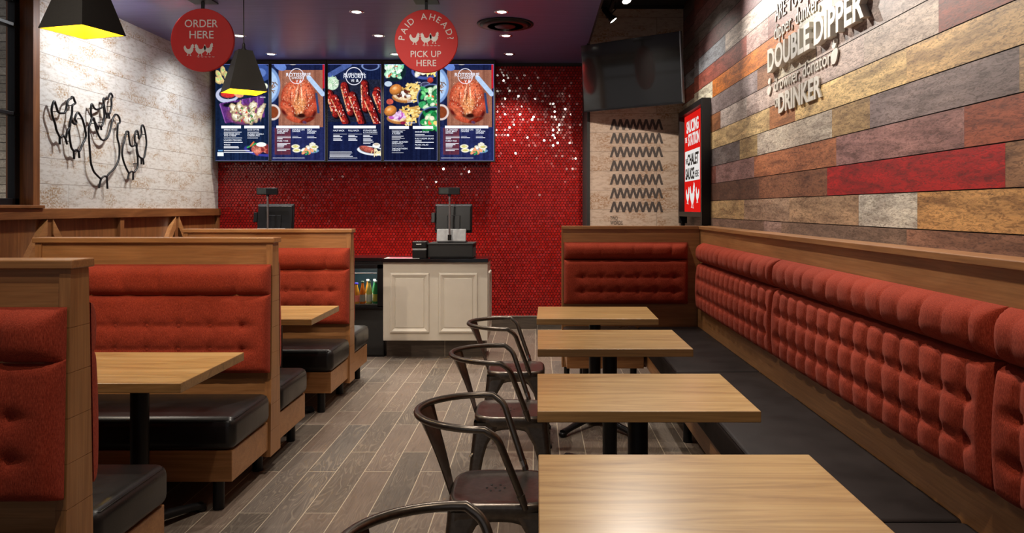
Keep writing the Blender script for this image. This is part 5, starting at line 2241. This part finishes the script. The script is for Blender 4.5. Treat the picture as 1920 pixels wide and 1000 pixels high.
def chickens():
    C1 = [(103, 135), (120, 185), (135, 235), (150, 250), (198, 250), (210, 212), (215, 165), (233, 125), (260, 116), (258, 100), (275, 108), (284, 138), (296, 160), (275, 172), (264, 180),
          (262, 255), (248, 310), (246, 370), (218, 412), (206, 480), (190, 455), (180, 447), (165, 465), (150, 460), (122, 400), (112, 345), (85, 272), (78, 220), (88, 170)]
    C2 = [(315, 240), (332, 262), (355, 300), (374, 370), (388, 440), (380, 482), (355, 525), (330, 590), (318, 592), (300, 573), (280, 592), (256, 560), (245, 500), (235, 420), (240, 360), (248, 310), (262, 308),
          (268, 335), (288, 350), (302, 338), (300, 320), (286, 305), (290, 285), (300, 258)]
    C3 = [(440, 285), (460, 297), (466, 340), (480, 400), (500, 450), (520, 482), (542, 493), (570, 480), (592, 440), (610, 375), (622, 310), (634, 282), (645, 262), (665, 262), (686, 288), (692, 335), (672, 342),
          (668, 390), (665, 470), (685, 540), (685, 640), (665, 705), (630, 755), (590, 790), (575, 815), (545, 812), (520, 838), (490, 810), (455, 772), (430, 700), (425, 630), (416, 520), (410, 440), (412, 370), (430, 330)]
    C4 = [(437, 163), (450, 182), (460, 205), (482, 220), (505, 210), (530, 200), (540, 160), (546, 200), (552, 280), (541, 330), (526, 372), (506, 362), (492, 375), (478, 350), (452, 305), (436, 290), (430, 230), (432, 190)]
    C5 = [(545, 113), (562, 125), (580, 122), (592, 95), (605, 68), (620, 85), (624, 108), (612, 112), (616, 190), (606, 230), (598, 256), (580, 250), (570, 264), (556, 230), (548, 170), (540, 140)]
    C6 = [(748, 412), (766, 412), (768, 440), (772, 480), (780, 530), (795, 548), (820, 540), (836, 508), (842, 540), (837, 580), (848, 640), (850, 700), (845, 740), (815, 782), (795, 767), (770, 787), (750, 750),
          (725, 690), (708, 620), (712, 560), (730, 490), (742, 440)]
    C7 = [(832, 410), (845, 403), (855, 440), (858, 482), (870, 465), (885, 430), (878, 382), (890, 350), (905, 372), (920, 440), (928, 520), (916, 600), (905, 652), (880, 655), (852, 625), (840, 560), (822, 500), (822, 450)]
    sets = [('black wire chicken pair on the whitewashed wall, nearest the window', [C1, C2], [[(152, 460), (152, 528)], [(205, 480), (218, 528)], [(277, 590), (281, 660)], [(322, 592), (328, 650)]]),
            ('black wire chicken trio on the whitewashed wall, with the largest bird', [C3, C4, C5], [[(520, 838), (502, 916)], [(572, 815), (579, 925)], [(495, 372), (497, 395)], [(520, 372), (524, 400)], [(572, 262), (573, 296)], [(590, 256), (595, 298)]]),
            ('black wire chicken pair on the whitewashed wall, farthest from the window', [C6, C7], [[(770, 787), (759, 838)], [(808, 783), (806, 846)], [(880, 655), (882, 706)], [(896, 654), (903, 708)]])]
    for label, cs, legs in sets:
        root = thing('wire_chicken_art', label, 'wall art', (LW + .045, 0, 0), 0, 'wire chicken art on the left wall')
        inv = Matrix.Translation((-(LW + .045), 0, 0))
        for c in cs:
            xf(wire(root, c), inv).build('chicken_outline', M_black, root)
        for l in legs:
            xf(wire(root, l, False), inv).build('chicken_leg', M_black, root)
        for c in cs:
            for k in (2, len(c) // 2):
                x, y = c[k]
                x, y = 80 + x / 4.762, 160 + y / 4.762
                Y = (LW + .045) * F / (x - VX)
                z = EYE - (y - VY) * Y / F
                MB().tube([(-.044, Y, z), (.0, Y, z)], .004, 6).build('wall_pin', M_black, root)


chickens()
